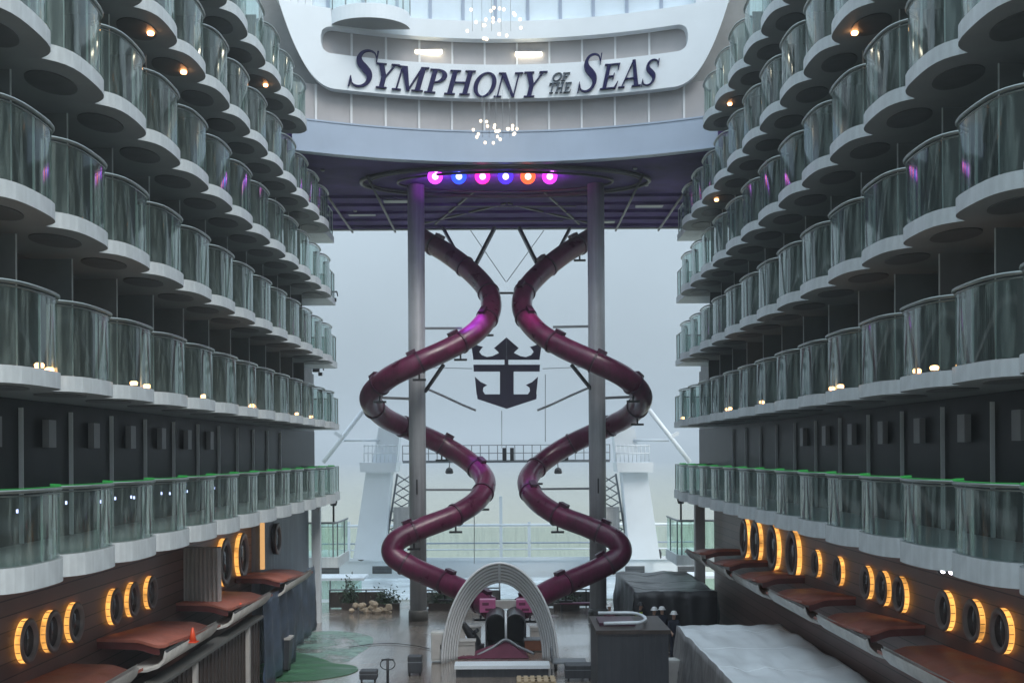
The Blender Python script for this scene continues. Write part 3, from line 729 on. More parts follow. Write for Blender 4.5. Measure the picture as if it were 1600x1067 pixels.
# ------------------------------------------------------------------ stage spots
LC = [((.75, .05, 1.0), 'magenta-violet'), ((.02, .06, 1.0), 'pure blue'), ((1.0, .02, .35), 'hot pink'), ((.05, .02, 1.0), 'deep blue'), ((1.0, .09, .03), 'orange-red'), ((.72, .03, .9), 'purple')]
for i, (px, (col, nm)) in enumerate(zip((680, 717, 754, 790, 825, 859), LC)):
    p = P(px, 276, 53.6)
    labs = {'magenta-violet': 'stage spot glowing violet at the end of the row nearest the purple-lit slide', 'pure blue': 'stage spot glowing bright blue between violet and pink ones', 'hot pink': 'stage spot glowing hot pink between two blue ones',
            'deep blue': 'stage spot glowing deep blue beside the orange-red one', 'orange-red': 'stage spot glowing orange-red', 'purple': 'stage spot glowing purple beside the orange-red one at the row end'}
    t = thing('stage_spotlight', labs[nm], 'spotlight', p, 'coloured stage spotlights under the bridge')
    tilt = Matrix.Translation(p) @ Matrix.Rotation(R((-18, -22, -14, -16, -8, -4)[i]), 4, 'Y') @ Matrix.Rotation(R(14), 4, 'X') @ Matrix.Scale(1.15, 4)
    m = MB(); m.lathe([(.0, .42), (.13, .4), (.17, .25), (.2, -.0), (.2, .0)], (0, 0, 0), 'y', 20); m.v = [tuple(tilt @ Vector(v)) for v in m.v]; m.build('housing', 'black', t)
    gm = glow('lens ' + nm, tuple(.18 + .82 * c for c in col), 5)
    gm2 = glow('halo lens ' + nm, col, 1.7)
    m = MB(); m.lathe([(0, -.10), (.06, -.095), (.10, -.085), (.13, -.06)], (0, 0, 0), 'y', 20); m.lathe([(0, -.09), (.05, -.08), (.08, -.06), (.08, 0)], (.10, 0, .19), 'y', 16)
    m.v = [tuple(tilt @ Vector(v)) for v in m.v]; m.build('lens', gm, t)
    m = MB(); m.lathe([(.13, -.062), (.2, -.055), (.28, -.02), (.30, .04), (.22, .06)], (0, 0, 0), 'y', 20); m.lathe([(.08, -.062), (.18, -.03), (.20, .03)], (.10, 0, .19), 'y', 16)
    m.v = [tuple(tilt @ Vector(v)) for v in m.v]; m.build('lens_halo', gm2, t)  # glowing ring added as the coloured halo round the lens
    m = MB(); m.bar(p + Vector((-.24, .1, 0)), p + Vector((-.24, .1, .42)), .05); m.bar(p + Vector((.24, .1, 0)), p + Vector((.24, .1, .42)), .05); m.bar(p + Vector((-.27, .1, .42)), p + Vector((.27, .1, .42)), .06); m.build('yoke', 'black', t)
    li = bpy.data.lights.new('spot glow', 'SPOT'); li.energy = 85; li.color = col; li.shadow_soft_size = .2; li.spot_size = R(150); li.spot_blend = .8
    lo = bpy.data.objects.new('spot_glow', li); C.objects.link(lo); lo.parent = t; lo.matrix_parent_inverse = t.matrix_basis.inverted()
    lo.location = p + Vector((0, .5, -.55)); lo.rotation_euler = Vector((0, -.55, -1)).to_track_quat('Z', 'Y').to_euler()
m = MB(); a, b = P(664, 268, 53.75), P(876, 268, 53.75); m.tube([a, b], .045, 10); m.tube([a + Vector((0, .3, .25)), b + Vector((0, .3, .25))], .045, 10)
for i in range(13):
    q = a.lerp(b, i / 12); m.tube([q, q + Vector((.15 * (-1) ** i, .3, .25))], .02, 6)
tag(m.build('lighting_truss', 'black'), 'black lighting truss carrying the row of coloured spots', 'truss')
def spot(src, dst, col, e, size, soft=.15):
    li = bpy.data.lights.new('beam', 'SPOT'); li.energy = e; li.color = col; li.spot_size = R(size); li.spot_blend = .6; li.shadow_soft_size = soft
    o = bpy.data.objects.new('beam', li); C.objects.link(o); o.location = src
    o.rotation_euler = (Vector(src) - Vector(dst)).to_track_quat('Z', 'Y').to_euler(); return o
spot(P(683, 285, 53.2), P(735, 515, 55.2), (.42, .13, 1.0), 8500, 17)
spot(P(856, 285, 53.2), P(830, 510, 55.2), (.7, .1, .6), 1500, 12)

# ------------------------------------------------------------------ chandelier reflections, added as hanging glowing bulbs
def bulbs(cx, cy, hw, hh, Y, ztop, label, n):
    t = thing('chandelier_reflection', label, 'chandelier reflection', P(cx, cy, Y), 'bulbs added for chandelier reflections')
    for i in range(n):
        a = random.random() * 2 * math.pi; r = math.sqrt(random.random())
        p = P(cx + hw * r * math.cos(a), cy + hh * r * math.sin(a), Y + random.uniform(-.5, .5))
        m = MB(); m.lathe([(0, -.07), (.045, -.055), (.065, 0), (.045, .055), (0, .07)], p, 'z', 10); m.build('bulb', 'bulb', t)  # added glow for a chandelier reflection, no bulb hangs here
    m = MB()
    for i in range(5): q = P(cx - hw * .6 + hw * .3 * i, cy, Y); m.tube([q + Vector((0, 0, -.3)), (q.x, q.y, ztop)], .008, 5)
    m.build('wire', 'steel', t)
bulbs(775, 204, 36, 22, 50.2, EYE + ZR - .02, 'reflected chandelier bulbs added just below the sign lettering', 22)
bulbs(768, 38, 50, 30, 49.6, EYE + 21.4, 'reflected chandelier bulbs added above the sign against the pale glass', 22)

# ------------------------------------------------------------------ shopfront walls under the balconies
WX = 9.6
def make_porthole(wall, sgn, y, z, rad, lit=True, x=WX):
    e = bpy.data.objects.new('porthole', None); C.objects.link(e); e.parent = wall; e.empty_display_size = .2
    e.matrix_parent_inverse = wall.matrix_basis.inverted(); e.location = (sgn * x, y, EYE + z)
    c = (0, 0, 0); s_ = -sgn
    def part(name, prof, mat):
        m = MB(); m.lathe([(r, s_ * h) for r, h in prof], c, 'x', 40, caps=False); me = m.mesh(name, mat)
        bm = bmesh.new(); bm.from_mesh(me); bmesh.ops.recalc_face_normals(bm, faces=bm.faces); bm.to_mesh(me); bm.free()
        return link(name, me, e, (0, 0, 0))
    dp = .125 if rad < .6 else .17
    if lit: 
        part('light_band', [(rad, 0), (rad, dp * .9)], 'amber')
        m = MB()
        for i in range(16):
            a = 2 * math.pi * i / 16; m.bar((s_ * .02, (rad + .012) * math.cos(a), (rad + .012) * math.sin(a)), (s_ * dp * .85, (rad + .012) * math.cos(a), (rad + .008) * math.sin(a)), .013)
        link('band_tick', m.mesh('band_tick', 'porthframe'), e, (0, 0, 0))
    else: part('light_band', [(rad, 0), (rad, dp * .9)], 'black')
    part('frame', [(rad * 1.02, dp * .9), (rad * 1.03, dp), (rad * .9, dp + .03), (rad * .74, dp + .01), (rad * .72, dp - .06)], 'porthframe')
    part('pane', [(rad * .74, dp - .1), (rad * .73, dp - .05), (0, dp - .04)], 'porthglass')
for sgn, lab in ((-1, 'brown boarded shopfront wall with six small lit portholes and two large ones'), (1, 'brown boarded shopfront wall with twelve amber-lit portholes above wavy canopies')):
    t = thing('shopfront_wall', lab, 'wall', (sgn * WX, 30, 0), 'boarded shopfront walls')
    m = MB(); xs = sorted((sgn * WX, sgn * (WX + .5)))
    m.box(xs[0], xs[1], 8, 44.4 if sgn < 0 else 55, 0, EYE - 2.15); m.build('board_cladding', 'wood', t)
    m = MB(); xs = sorted((sgn * (WX - .14), sgn * (WX - .004))); m.box(xs[0], xs[1], 8, 44.4 if sgn < 0 else 55, EYE - 2.42, EYE - 2.2); m.build('cornice', 'brownfence', t)
    if sgn < 0:
        for u in (757, 718, 682, 619, 590.5, 562): make_porthole(t, sgn, F * WX / u, -.381 * WX, .44)
        for u in (447, 419): make_porthole(t, sgn, F * WX / u, -.375 * WX, .80)
    else:
        for u in (777, 733, 688, 618, 591, 565): make_porthole(t, sgn, F * WX / u, -.363 * WX, .44)
        for u in (521,): make_porthole(t, sgn, F * WX / u, -.359 * WX, .42)
        for u in (486,): make_porthole(t, sgn, F * WX / u, -.36 * WX, .42)
        for u in (451, 420, 393, 375): make_porthole(t, sgn, F * WX / u, -.357 * WX, .80)
# blue-grey wall, left, stern end
t = thing('end_wall', 'blue-grey wall with one dark oval window beyond the brown boards', 'wall', (-9.3, 50, 0))
m = MB(); m.box(-9.8, -9.3, 44.6, 55.4, 0, EYE - 2.18); m.build('panel', 'bluewall', t)
m = MB(); m.box(-9.29, -9.14, 44.45, 44.6, EYE - 4.3, EYE - 2.2); m.build('lit_strip', 'amberpale', t)
make_porthole(t, -1, 47.2, -3.35, .62, False, 9.3)
t2 = tag(MB().box(-9.15, -8.75, 55.3, 55.7, 0, EYE - 2.2).build('corner_post', 'white'), 'white post at the end of the blue-grey wall', 'post', 'posts ending the shop walls')
tag(MB().box(8.75, 9.2, 55.1, 55.5, 0, EYE - 2.2).build('corner_post', 'corrug'), 'beige post at the end of the portholed board wall', 'post', 'posts ending the shop walls')
# corrugated shutter box on the left
m = MB(); pts = []
n = 16
for i in range(n * 2 + 1):
    pts.append((-9.58 + 1.0 * i / (n * 2), 35.0 + (.11 if (i // 2) % 2 else 0)))
poly = pts + [(-8.58, 35.5), (-9.58, 35.5)]
m.prism(poly, EYE - 4.6, EYE - 2.75, lambda a, b, h: Vector((a, b, h)))
tag(m.build('corrugated_shutter', 'corrug'), 'grey corrugated shutter box standing against the brown board wall', 'shutter')

# small lamps under the right lower balcony edge
for px, py, col in ((1357, 859, (1, .9, .9)), (1276, 836, (1, .15, .3)), (1215, 822, (.8, .1, .2)), (1165, 806, (.4, .2, 1)), (1487, 893, (.95, .85, 1)), (1474, 891, (.9, .9, 1))):
    u = px - CX; Y = F * 8.3 / u; p = P(px, py, Y)
    t = thing('small_floodlight', {1357: 'white small floodlight under the lowest balconies, lone and bright', 1276: 'pink-red small floodlight under the lowest balconies', 1215: 'dim dark red small floodlight under the lowest balconies', 1165: 'violet small floodlight above the farthest tall porthole', 1487: 'brighter of the paired floodlights above three lit portholes', 1474: 'dimmer of the paired floodlights above three lit portholes'}[px], 'floodlight', p, 'small floodlights under the lowest balcony row')
    r = .055
    m = MB(); m.lathe([(0, -r), (r * .8, -r * .6), (r, 0), (r * .8, r * .6), (0, r)], p, 'y', 12); m.build('lens', glow('flood %d' % px, col, 5), t)
    m = MB(); m.lathe([(r * 1.3, .02), (r * 1.3, .16), (r * .7, .2)], p, 'y', 12); m.bar(p + Vector((0, .12, .05)), p + Vector((0, .12, .4)), .03); m.build('housing', 'black', t)

# ------------------------------------------------------------------ wavy canopies
def canopy(sgn, y0, y1, z, label, xt=8.15, wave=.16):
    t = thing('canopy', label, 'canopy', (sgn * 9, (y0 + y1) / 2, EYE + z), 'salmon wavy canopies over the stalls')
    xs = [WX - .01 - (WX - .01 - xt) * i / 14 for i in range(15)]
    def zz(i):  # flat sheet with one soft step down near the aisle and a lifted lip
        s = i / 14; q = min(1, max(0, (s - .52) / .36)); q = q * q * (3 - 2 * q); return EYE + z + .16 - .05 * s - .12 * q + .07 * max(0, (s - .88) / .12) ** 2
    y1 -= .45
    top = [[(sgn * x, y, zz(i) + (.20 if y == y0 else -.08)) for i, x in enumerate(xs)] for y in (y0, y1)]
    bot = [[(p[0], p[1], p[2] - .07) for p in r] for r in top]
    m = MB(); m.grid(top); m.grid(bot)
    for r, r2 in ((0, 0),): pass
    for k in (0, 1): m.grid([top[k], bot[k]], smooth=False)
    m.grid([[top[0][-1], top[1][-1]], [bot[0][-1], bot[1][-1]]], smooth=False)
    m.build('roof_sheet', 'canopy', t)
    m = MB(); m.grid([[(p[0], p[1] + .03, p[2] - .075) for p in top[0][:-2]], [(p[0], p[1] + .03, p[2] - .24) for p in top[0][:-2]]], smooth=False)
    m.grid([[(p[0], p[1] + .1, p[2] - .075) for p in top[0][:-2]], [(p[0], p[1] + .1, p[2] - .24) for p in top[0][:-2]]], smooth=False)
    m.build('front_edge', 'canopyunder', t)
    g = MB(); ins = .02
    prof = [(0, .02), (.05, -.18), (.2, -.34), (.45, -.42), (.9, -.44)]
    g.grid([[(sgn * (xt - .04 + a), y, zz(14) + b) for a, b in prof] for y in (y0 - .35, y1 - .4)]); g.grid([[(sgn * (xt - .0 + a), y, zz(14) + b + .05) for a, b in prof] for y in (y0 - .35, y1 - .4)])
    g.grid([[(sgn * (xt - .04 + a), y0 - .35, zz(14) + b) for a, b in prof], [(sgn * (xt + a), y0 - .35, zz(14) + b + .05) for a, b in prof]], smooth=False)
    g.build('gutter', 'gutter', t)
ord_r = [('salmon canopy just in front of the beige post, farthest on the portholed side', 48.6, 53.2, 7.9), ('pale pink canopy second from the beige post', 43.6, 48.0, 7.95), ('salmon canopy third from the beige post below the large portholes', 38.2, 43.0, 8.0), ('salmon canopy over the far edge of the pale tarpaulin', 32.6, 37.6, 8.1),
         ('salmon canopy over the middle of the pale tarpaulin', 27.2, 32.0, 8.15), ('widest nearest salmon canopy under the three nearest lit portholes', 17.0, 26.6, 8.15)]
for lab, y0, y1, xt in ord_r: canopy(1, y0, y1, -4.36, lab, xt)
for lab, y0, y1, xt in (('salmon canopy in front of the blue-grey wall', 41.6, 47.6, 7.75), ('salmon canopy with a cone at its tip below the corrugated shutter', 34.2, 40.0, 7.85), ('salmon canopy with an orange cone below the three middle portholes', 27.6, 33.0, 7.9), ('nearest salmon canopy below the brown wall with the first three portholes', 15.0, 26.4, 8.0)):
    canopy(-1, y0, y1, -4.62, lab, xt)

def cone(px, py, Y, h, label):
    p = P(px, py, Y); t = thing('traffic_cone', label, 'cone', p, 'orange cones on the canopies')
    m = MB(); m.box(p.x - h * .35, p.x + h * .35, p.y - h * .35, p.y + h * .35, p.z, p.z + h * .07); m.build('base', 'orange', t)
    m = MB(); m.lathe([(h * .28, h * .07), (h * .07, h), (0, h * 1.01)], p, 'z', 16); m.build('body', 'orange', t)
cone(301, 1003, 29.3, .36, 'larger orange cone on the nearer canopy tip'); cone(376, 958, 35.3, .32, 'smaller orange cone on the canopy below the corrugated shutter')

# ------------------------------------------------------------------ kiosk fronts, sheeting, boxes on the left
t = thing('kiosk_front', 'dark brown boarded stall front below the salmon canopies', 'stall', (-8.1, 32, 0))
m = MB(); m.box(-8.25, -8.1, 14, 38.5, 0, EYE - 5.3); 
for i in range(60): y = 14.2 + .41 * i; m.box(-8.1, -8.07, y, y + .06, .05, EYE - 5.35)
m.build('board_panel', 'brownfence', t)
m = MB(); m.box(-8.4, -7.95, 14, 38.6, EYE - 5.3, EYE - 5.22); m.build('counter_ledge', 'colbase', t)
for y in (22.5, 30.3, 36.5): m = MB(); m.box(-8.13, -7.98, y, y + .2, 0, EYE - 5.3); m.build('post', 'corrug', t)
def sheeting(x, y0, y1, z0, z1, label, mat='bluetarp', name='blue_sheeting', amp=.08):
    pts = []
    for j in range(13):
        z = z0 + (z1 - z0) * j / 12
        pts.append([(x + amp * math.sin(i * 1.3 + j * .25) + random.uniform(-.02, .02), y0 + (y1 - y0) * i / 20, z) for i in range(21)])
    m = MB(); m.grid(pts); o = m.build(name, mat); sm = o.modifiers.new('thick', 'SOLIDIFY'); sm.thickness = .012
    return tag(o, label, 'tarpaulin', 'blue plastic sheets hung below the canopies')
sheeting(-8.05, 38.8, 44.5, .1, EYE - 4.75, 'blue plastic sheet hanging behind the dark bin')
sheeting(-8.55, 45.2, 52.5, .1, EYE - 4.9, 'longer blue-grey plastic sheet beyond the dark bin near the white post')
def bin_(p, label):
    t = thing('wheeled_bin', label, 'bin', p)
    m = MB(); b0, b1, h = .26, .34, 1.2
    vs = [(p.x + sx * b0, p.y + sy * b0, .12) for sx, sy in ((-1, -1), (1, -1), (1, 1), (-1, 1))] + [(p.x + sx * b1, p.y + sy * b1, h) for sx, sy in ((-1, -1), (1, -1), (1, 1), (-1, 1))]
    m.add(vs, [(3, 2, 1, 0), (4, 5, 6, 7), (0, 1, 5, 4), (1, 2, 6, 5), (2, 3, 7, 6), (3, 0, 4, 7)]); m.build('body', 'slate', t)
    m = MB(); m.box(p.x - .37, p.x + .37, p.y - .37, p.y + .38, h + .004, h + .08); m.build('lid', 'corrug', t)
    for sx in (-1, 1): m = MB(); m.lathe([(0, -.03), (.12, -.03), (.12, .03), (0, .03)], (p.x + sx * .2, p.y + .28, .12), 'x', 14); m.build('wheel', 'black', t)
bin_(FL(441, 1049), 'dark wheeled bin with grey lid beside the blue sheeting')
mm = MB(); p = FL(426, 1010); 
m = MB()
for sx in (-.5, .5): m.tube([(p.x + sx, p.y, 0), (p.x + sx, p.y, 1.9)], .03, 8)
for z in (.5, 1.2, 1.88): m.tube([(p.x - .5, p.y, z), (p.x + .5, p.y, z)], .025, 8)
tag(m.build('scaffold_frame', 'steel'), 'grey scaffold frame standing by the blue sheeting', 'scaffold')

# ------------------------------------------------------------------ floor patches
def patch(name, pts, mat, z, label, cat):
    q = [FL(*p) for p in pts]; q = crom(q, 6, True); m = MB()
    m.add([(v.x, v.y, z) for v in q], [tuple(range(len(q)))]); o = m.build(name, mat)
    return o
o = patch('teal_reflection', [(470, 990), (520, 985), (575, 992), (582, 1005), (560, 1022), (540, 1034), (505, 1036), (462, 1030), (455, 1005)], 'teal', .004, '', ''); structure(o)  # pale green light reflected on the deck, painted as a flat sheet
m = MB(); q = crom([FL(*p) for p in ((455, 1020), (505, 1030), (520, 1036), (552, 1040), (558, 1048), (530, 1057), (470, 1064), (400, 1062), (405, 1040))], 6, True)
m.prism([(v.x, v.y) for v in q], .008, .022, lambda a, b, h: Vector((a, b, h))); tag(m.build('green_reflection', 'greenreflection'), 'dark green light reflection painted on the wet deck by the bin', 'mat')  # thin sheet coloured to stand for green light on the wet deck

# ------------------------------------------------------------------ ribbed arch and slide exits
AX = P(781, 1035, 44.5).x; AY = 44.4
t = thing('ribbed_arch', 'pale grey ribbed pointed arch in front of the slide exits', 'arch', (AX, AY, 0))
def archpts(a, h, y, n=48, p=1.95):
    out = []
    for i in range(n + 1):
        th = math.pi * i / n; c, s = math.cos(th), math.sin(th)
        out.append((AX + a * math.copysign(abs(c) ** (2 / p), c), y, h * abs(s) ** (2 / p)))
    return out
ribs = []
for k in range(7):
    a, h, y = 2.17 - .085 * k, 3.76 - .135 * k, AY + .16 * k
    pts = archpts(a, h, y); ribs.append(pts); m = MB(); m.tube(pts, .045, 8); m.build('rib', 'mullion', t)
m = MB(); m.grid([[(x, y + .02, z) for x, y, z in r] for r in ribs]); o = m.build('shell', paint('arch shell', (.40, .41, .42), .6, .1, 3), t)
m = MB(); m.tube([r[24] for r in ribs], .05, 8); m.tube([ribs[-1][24], (AX, ribs[-1][24][1], ribs[-1][24][2] - .3)], .03, 8); m.build('ridge', 'white', t)

t = thing('slide_exit', 'black twin slide exits with pink end boxes under the arch', 'slide exit', (P(790, 1015, 47).x, 47.2, 0))
for px in (775, 806):
    c = P(px, 1015, 47.4).x
    a_ = [(c + .42 * math.cos(th), max(0, .42 * math.sin(th)) + 1.05) for th in [math.pi * i / 16 for i in range(17)]] + [(c - .42, .05), (c + .42, .05)]
    b_ = [(c + .36 * math.cos(th), .36 * math.sin(th) + 1.05) for th in [math.pi * i / 16 for i in range(17)]] + [(c - .36, .06), (c + .36, .06)]
    m = MB(); k = len(a_)
    for y0, y1 in ((47.2, 49.6),):
        A0 = [(x, y0, z) for x, z in a_]; A1 = [(x, y1, z) for x, z in a_]; B0 = [(x, y0, z) for x, z in b_]; B1 = [(x, y1 - .3, z) for x, z in b_]
        m.add(A0 + A1, [(i, (i + 1) % k, k + (i + 1) % k, k + i) for i in range(k)]); m.add(B0 + B1, [(i, (i + 1) % k, k + (i + 1) % k, k + i) for i in range(k)])
        m.add(A0 + B0, [(i, (i + 1) % k, k + (i + 1) % k, k + i) for i in range(k)]); m.add(B1, [tuple(range(k))])
    m.build('exit_hood', 'black', t)
m = MB(); c = P(790.5, 1000, 47).x; m.tube([(c, 47.05, .1), (c, 47.05, 1.62)], .05, 10); m.build('pole', 'white', t)
for px in (762, 819):
    p = P(px, 945, 49.3); m = MB(); m.box(p.x - .33, p.x + .33, p.y - .25, p.y + .3, p.z - .27, p.z + .25); m.box(p.x - .22, p.x + .05, p.y - .258, p.y - .252, p.z + .02, p.z + .14, 1); m.box(p.x - .1, p.x + .2, p.y - .258, p.y - .252, p.z - .2, p.z - .1, 1)
    o = m.build('end_box', ['pink', 'slide'], t); bv = o.modifiers.new('b', 'BEVEL'); bv.width = .05; bv.segments = 2; bv.limit_method = 'ANGLE'
m = MB(); a, b = P(768, 938, 49.6), P(814, 950, 49.6); m.box(a.x, b.x, 49.5, 49.8, b.z, a.z); m.build('gantry', 'corrug', t)
m = MB(); c0 = P(790, 1020, 46).x
m.add([(c0 - 2.0, 45.4, .02), (c0 + .9, 45.4, .02), (c0 + .05, 46.2, .55), (c0 - .1, 46.2, .55), (c0 - 1.2, 47.1, .02), (c0 + .8, 47.1, .02)], [(0, 1, 2, 3), (3, 2, 5, 4), (0, 3, 4), (1, 5, 2)]); m.build('splash_base', 'maroon', t)
m = MB(); m.tube(crom([(c0 - 1.1, 45.6, .1), (c0 - .5, 45.9, .35), (c0, 46.1, .62), (c0 + .5, 45.9, .38), (c0 + 1.1, 45.6, .15)], 6), .06, 8); m.build('splash_rim', 'steel', t)

# seat-like dark machine beside the exits
p = FL(735, 1020)
m = MB(); m.tube(crom([(p.x - .3, p.y, 1.2), (p.x - .1, p.y, .9), (p.x + .15, p.y + .05, .5), (p.x + .2, p.y, .05)], 5), [.1 + .012 * i for i in range(16)], 10)
m.tube([(p.x - .3, p.y, 1.2), (p.x - .45, p.y - .1, 1.1)], .09, 8); m.tube([(p.x, p.y, .7), (p.x + .3, p.y - .2, .95)], .08, 8)
m.box(p.x - .1, p.x + .55, p.y - .2, p.y + .25, .0, .35)
tag(m.build('covered_machine', 'black'), 'black wrapped machine leaning beside the slide exits', 'machine')

def crate(px, py, w_, h_, d_, label, mat='crate', cat='crate', z=0, bands=True, group='pale crates under the arch'):
    p = FL(px, py); t = thing('crate', label, cat, p + Vector((0, 0, z)), group)
    m = MB(); m.box(p.x - w_ / 2, p.x + w_ / 2, p.y, p.y + d_, z + .05, z + h_); o = m.build('body', mat, t)
    bv = o.modifiers.new('b', 'BEVEL'); bv.width = .015; bv.segments = 2
    if bands:
        m = MB()
        for fx in (-.42, 0, .42): m.box(p.x + fx * w_ - .03, p.x + fx * w_ + .03, p.y - .02, p.y - .002, z + .06, z + h_ - .02)
        for fz in (.12, .88): m.box(p.x - w_ / 2, p.x + w_ / 2, p.y - .036, p.y - .022, z + h_ * fz - .03, z + h_ * fz + .03)
        m.build('batten', 'crate', t)
    m = MB(); m.box(p.x - w_ / 2 - .03, p.x + w_ / 2 + .03, p.y - .03, p.y + d_ + .03, z + h_ + .003, z + h_ + .05); m.build('lid', 'steel' if not bands else mat, t)
crate(727, 1028, .75, .62, .6, 'lower pale crate inside the foot of the arch by the black machine', 'crate')
crate(719, 1001, .42, .55, .45, 'pale crate behind at the foot of the arch away from the kiosk', 'crate')
crate(742, 999, .5, .5, .45, 'pale crate just behind the black machine', 'crate')
crate(768, 992, .5, .75, .4, 'tall pale box in front of the black exit', 'crate', bands=False)
crate(838, 1000, .5, .5, .5, 'pale crate near the kiosk side foot of the arch', 'crate')
crate(834, 1018, .72, .45, .6, 'rust brown box on the deck near the kiosk side of the arch', 'pallet' if False else paint('rust box', (.17, .06, .03), .6, .2, 3), bands=False)
# stage plinth across the front of the arch and things on it
t = thing('low_platform', 'white topped low platform across the front of the arch', 'platform', FL(785, 1060))
p0, p1 = FL(712, 1050), FL(858, 1050)
m = MB(); m.box(p0.x, p1.x, 41.6, 42.5, .30, .42); m.build('top', 'white', t)
m = MB(); m.box(p0.x + .05, p1.x - .05, 41.7, 42.4, 0, .297); 
for i in range(9): x = p0.x + .2 + i * .4; m.box(x, x + .05, 41.65, 41.7, .02, .28)
m.build('skirt', 'slate', t)
def pallet(px, py, z, label):
    p = FL(px, py); t = thing('wooden_pallet', label, 'pallet', p, 'wooden pallets in front of the arch')
    for i in range(6): m = MB(); m.box(p.x - .6 + .21 * i, p.x - .6 + .21 * i + .13, p.y - .5, p.y + .5, z + .5, z + .53); m.build('deck_board', 'pallet', t)
    for i in range(3):
        for j in range(3): m = MB(); m.box(p.x - .6 + .5 * i, p.x - .6 + .5 * i + .14, p.y - .5 + .43 * j, p.y - .5 + .43 * j + .12, z, z + .5); m.build('block', 'pallet', t)
    for j in range(3): m = MB(); m.box(p.x - .62, p.x + .62, p.y - .5 + .43 * j, p.y - .5 + .43 * j + .12, z + .44, z + .498); m.build('stringer', 'pallet', t)
pallet(838, 1098, .25, 'pale wooden pallet frame standing near the dark kiosk')
t = thing('equipment_trolley', 'low steel trolley on the deck between arch and dark kiosk', 'trolley', FL(890, 1045))
p = FL(893, 1050)
m = MB(); m.box(p.x - .7, p.x + .55, p.y, p.y + .9, .3, .36); m.build('bed', 'steel', t)
m = MB(); m.tube([(p.x - .7, p.y, .36), (p.x - .7, p.y, .8), (p.x - .7, p.y + .9, .8), (p.x - .7, p.y + .9, .36)], .03, 8); m.build('handle', 'steel', t)
for sx in (-.55, .4):
    for sy in (.12, .78): m = MB(); m.lathe([(0, -.04), (.14, -.04), (.14, .04), (0, .04)], (p.x + sx, p.y + sy, .15), 'x', 14); m.build('wheel', 'black', t)
def case(px, py, w_, h_, d_, label):
    p = FL(px, py); t = thing('equipment_case', label, 'case', p, 'dark equipment cases on the deck')
    m = MB(); m.box(p.x - w_ / 2, p.x + w_ / 2, p.y, p.y + d_, .1, h_); o = m.build('body', 'slate', t); bv = o.modifiers.new('b', 'BEVEL'); bv.width = .02
    m = MB(); m.box(p.x - w_ / 2 - .01, p.x + w_ / 2 + .01, p.y - .012, p.y + d_ + .01, h_ * .68, h_ * .72); m.build('lid_seam', 'steel', t)
    for sx in (-1, 1): m = MB(); m.lathe([(0, -.03), (.05, -.03), (.05, .03), (0, .03)], (p.x + sx * w_ * .38, p.y + .08, .05), 'x', 10); m.build('wheel', 'black', t)
case(905, 1064, .95, .55, .7, 'wide dark equipment case on the deck just in front of the steel trolley')
case(575, 1066, .6, .4, .5, 'small dark equipment case on the open wet deck near the ringed pole')
case(648, 1056, .5, .7, .45, 'upright dark equipment case between ringed pole and pale cabinet')
def hose(pts, label, mat='black', r=.03):
    q = crom([FL(*p) + Vector((0, 0, r + .025)) for p in pts], 8); m = MB(); m.tube(q, r, 8); tag(m.build('cable', mat), label, 'cable', 'cables lying on the deck')
hose([(545, 1012), (600, 1006), (650, 1010), (692, 1020)], 'thin dark cable across the wet deck to the arch foot', r=.015)
# standpipe with ring on the deck
p = FL(606, 1085); t = thing('ringed_stand', 'black pole with a wire ring near its top standing on the wet deck', 'stand', p)
m = MB(); m.tube([(p.x, p.y, .02), (p.x, p.y, 1.15)], .045, 10); m.build('pole', 'black', t)
m = MB(); m.tube([(p.x + .24 * math.cos(a), p.y + .05 * math.sin(a), 1.0 + .17 * math.sin(a)) for a in [2 * math.pi * i / 28 for i in range(28)]], .016, 6, closed=True); m.bar((p.x - .2, p.y, 1.15), (p.x + .2, p.y, 1.15), .045); m.build('ring', 'black', t)
m = MB(); m.lathe([(.22, 0), (.22, .03), (.05, .06)], p, 'z', 16); m.build('foot', 'maroon', t)
# short bollard boxes on deck mid
def cabinet(px, py, w_, h_, label):
    p = FL(px, py); t = thing('control_cabinet', label, 'cabinet', p)
    m = MB(); m.box(p.x - w_ / 2, p.x + w_ / 2, p.y, p.y + .5, .05, h_); o = m.build('body', 'gutter', t); b = o.modifiers.new('b', 'BEVEL'); b.width = .02
    m = MB(); m.box(p.x - w_ / 2 + .05, p.x + w_ / 2 - .05, p.y - .02, p.y - .002, .15, h_ - .08); o = m.build('door', 'crate', t)
    m = MB(); m.box(p.x + w_ * .2, p.x + w_ * .28, p.y - .04, p.y - .021, h_ * .45, h_ * .6); m.build('handle', 'black', o)
cabinet(684, 1035, .5, 1.15, 'pale blue-white cabinet beside the arch foot and column')
cabinet(1052, 1075, .75, .95, 'white box unit between the dark kiosk and the tarpaulin')

# ------------------------------------------------------------------ slate kiosk
t = thing('slate_kiosk', 'dark slate clad kiosk with a curved white rim on its roof', 'kiosk', (P(985, 1067, 36).x, 36, 0))
kx0, kx1, ky0, ky1, kz = 2.68, 4.80, 35.4, 38.4, EYE - 5.42
m = MB(); m.box(kx0, kx1, ky0, ky1, 0, kz)
for i in range(13): x = kx0 + .03 + (kx1 - kx0 - .06) * i / 12; m.box(x - .012, x + .012, ky0 - .02, ky0 - .001, .02, kz - .02)
m.build('cladding', 'slate', t)
m = MB(); m.box(kx0 - .05, kx1 + .06, ky0 - .06, ky1 + .05, kz + .003, kz + .12); m.build('roof', 'brownfence', t)
m = MB(); rp = [(4.2 + .42 * math.cos(a) - .35, 36.9 + 1.1 * math.sin(a), kz + .28) for a in [-math.pi / 2 + math.pi * i / 16 for i in range(17)]]
m.tube([(2.9, 35.8, kz + .26)] + rp + [(2.9, 38.0, kz + .28)], .055, 8); m.build('curved_rim', 'white', t)
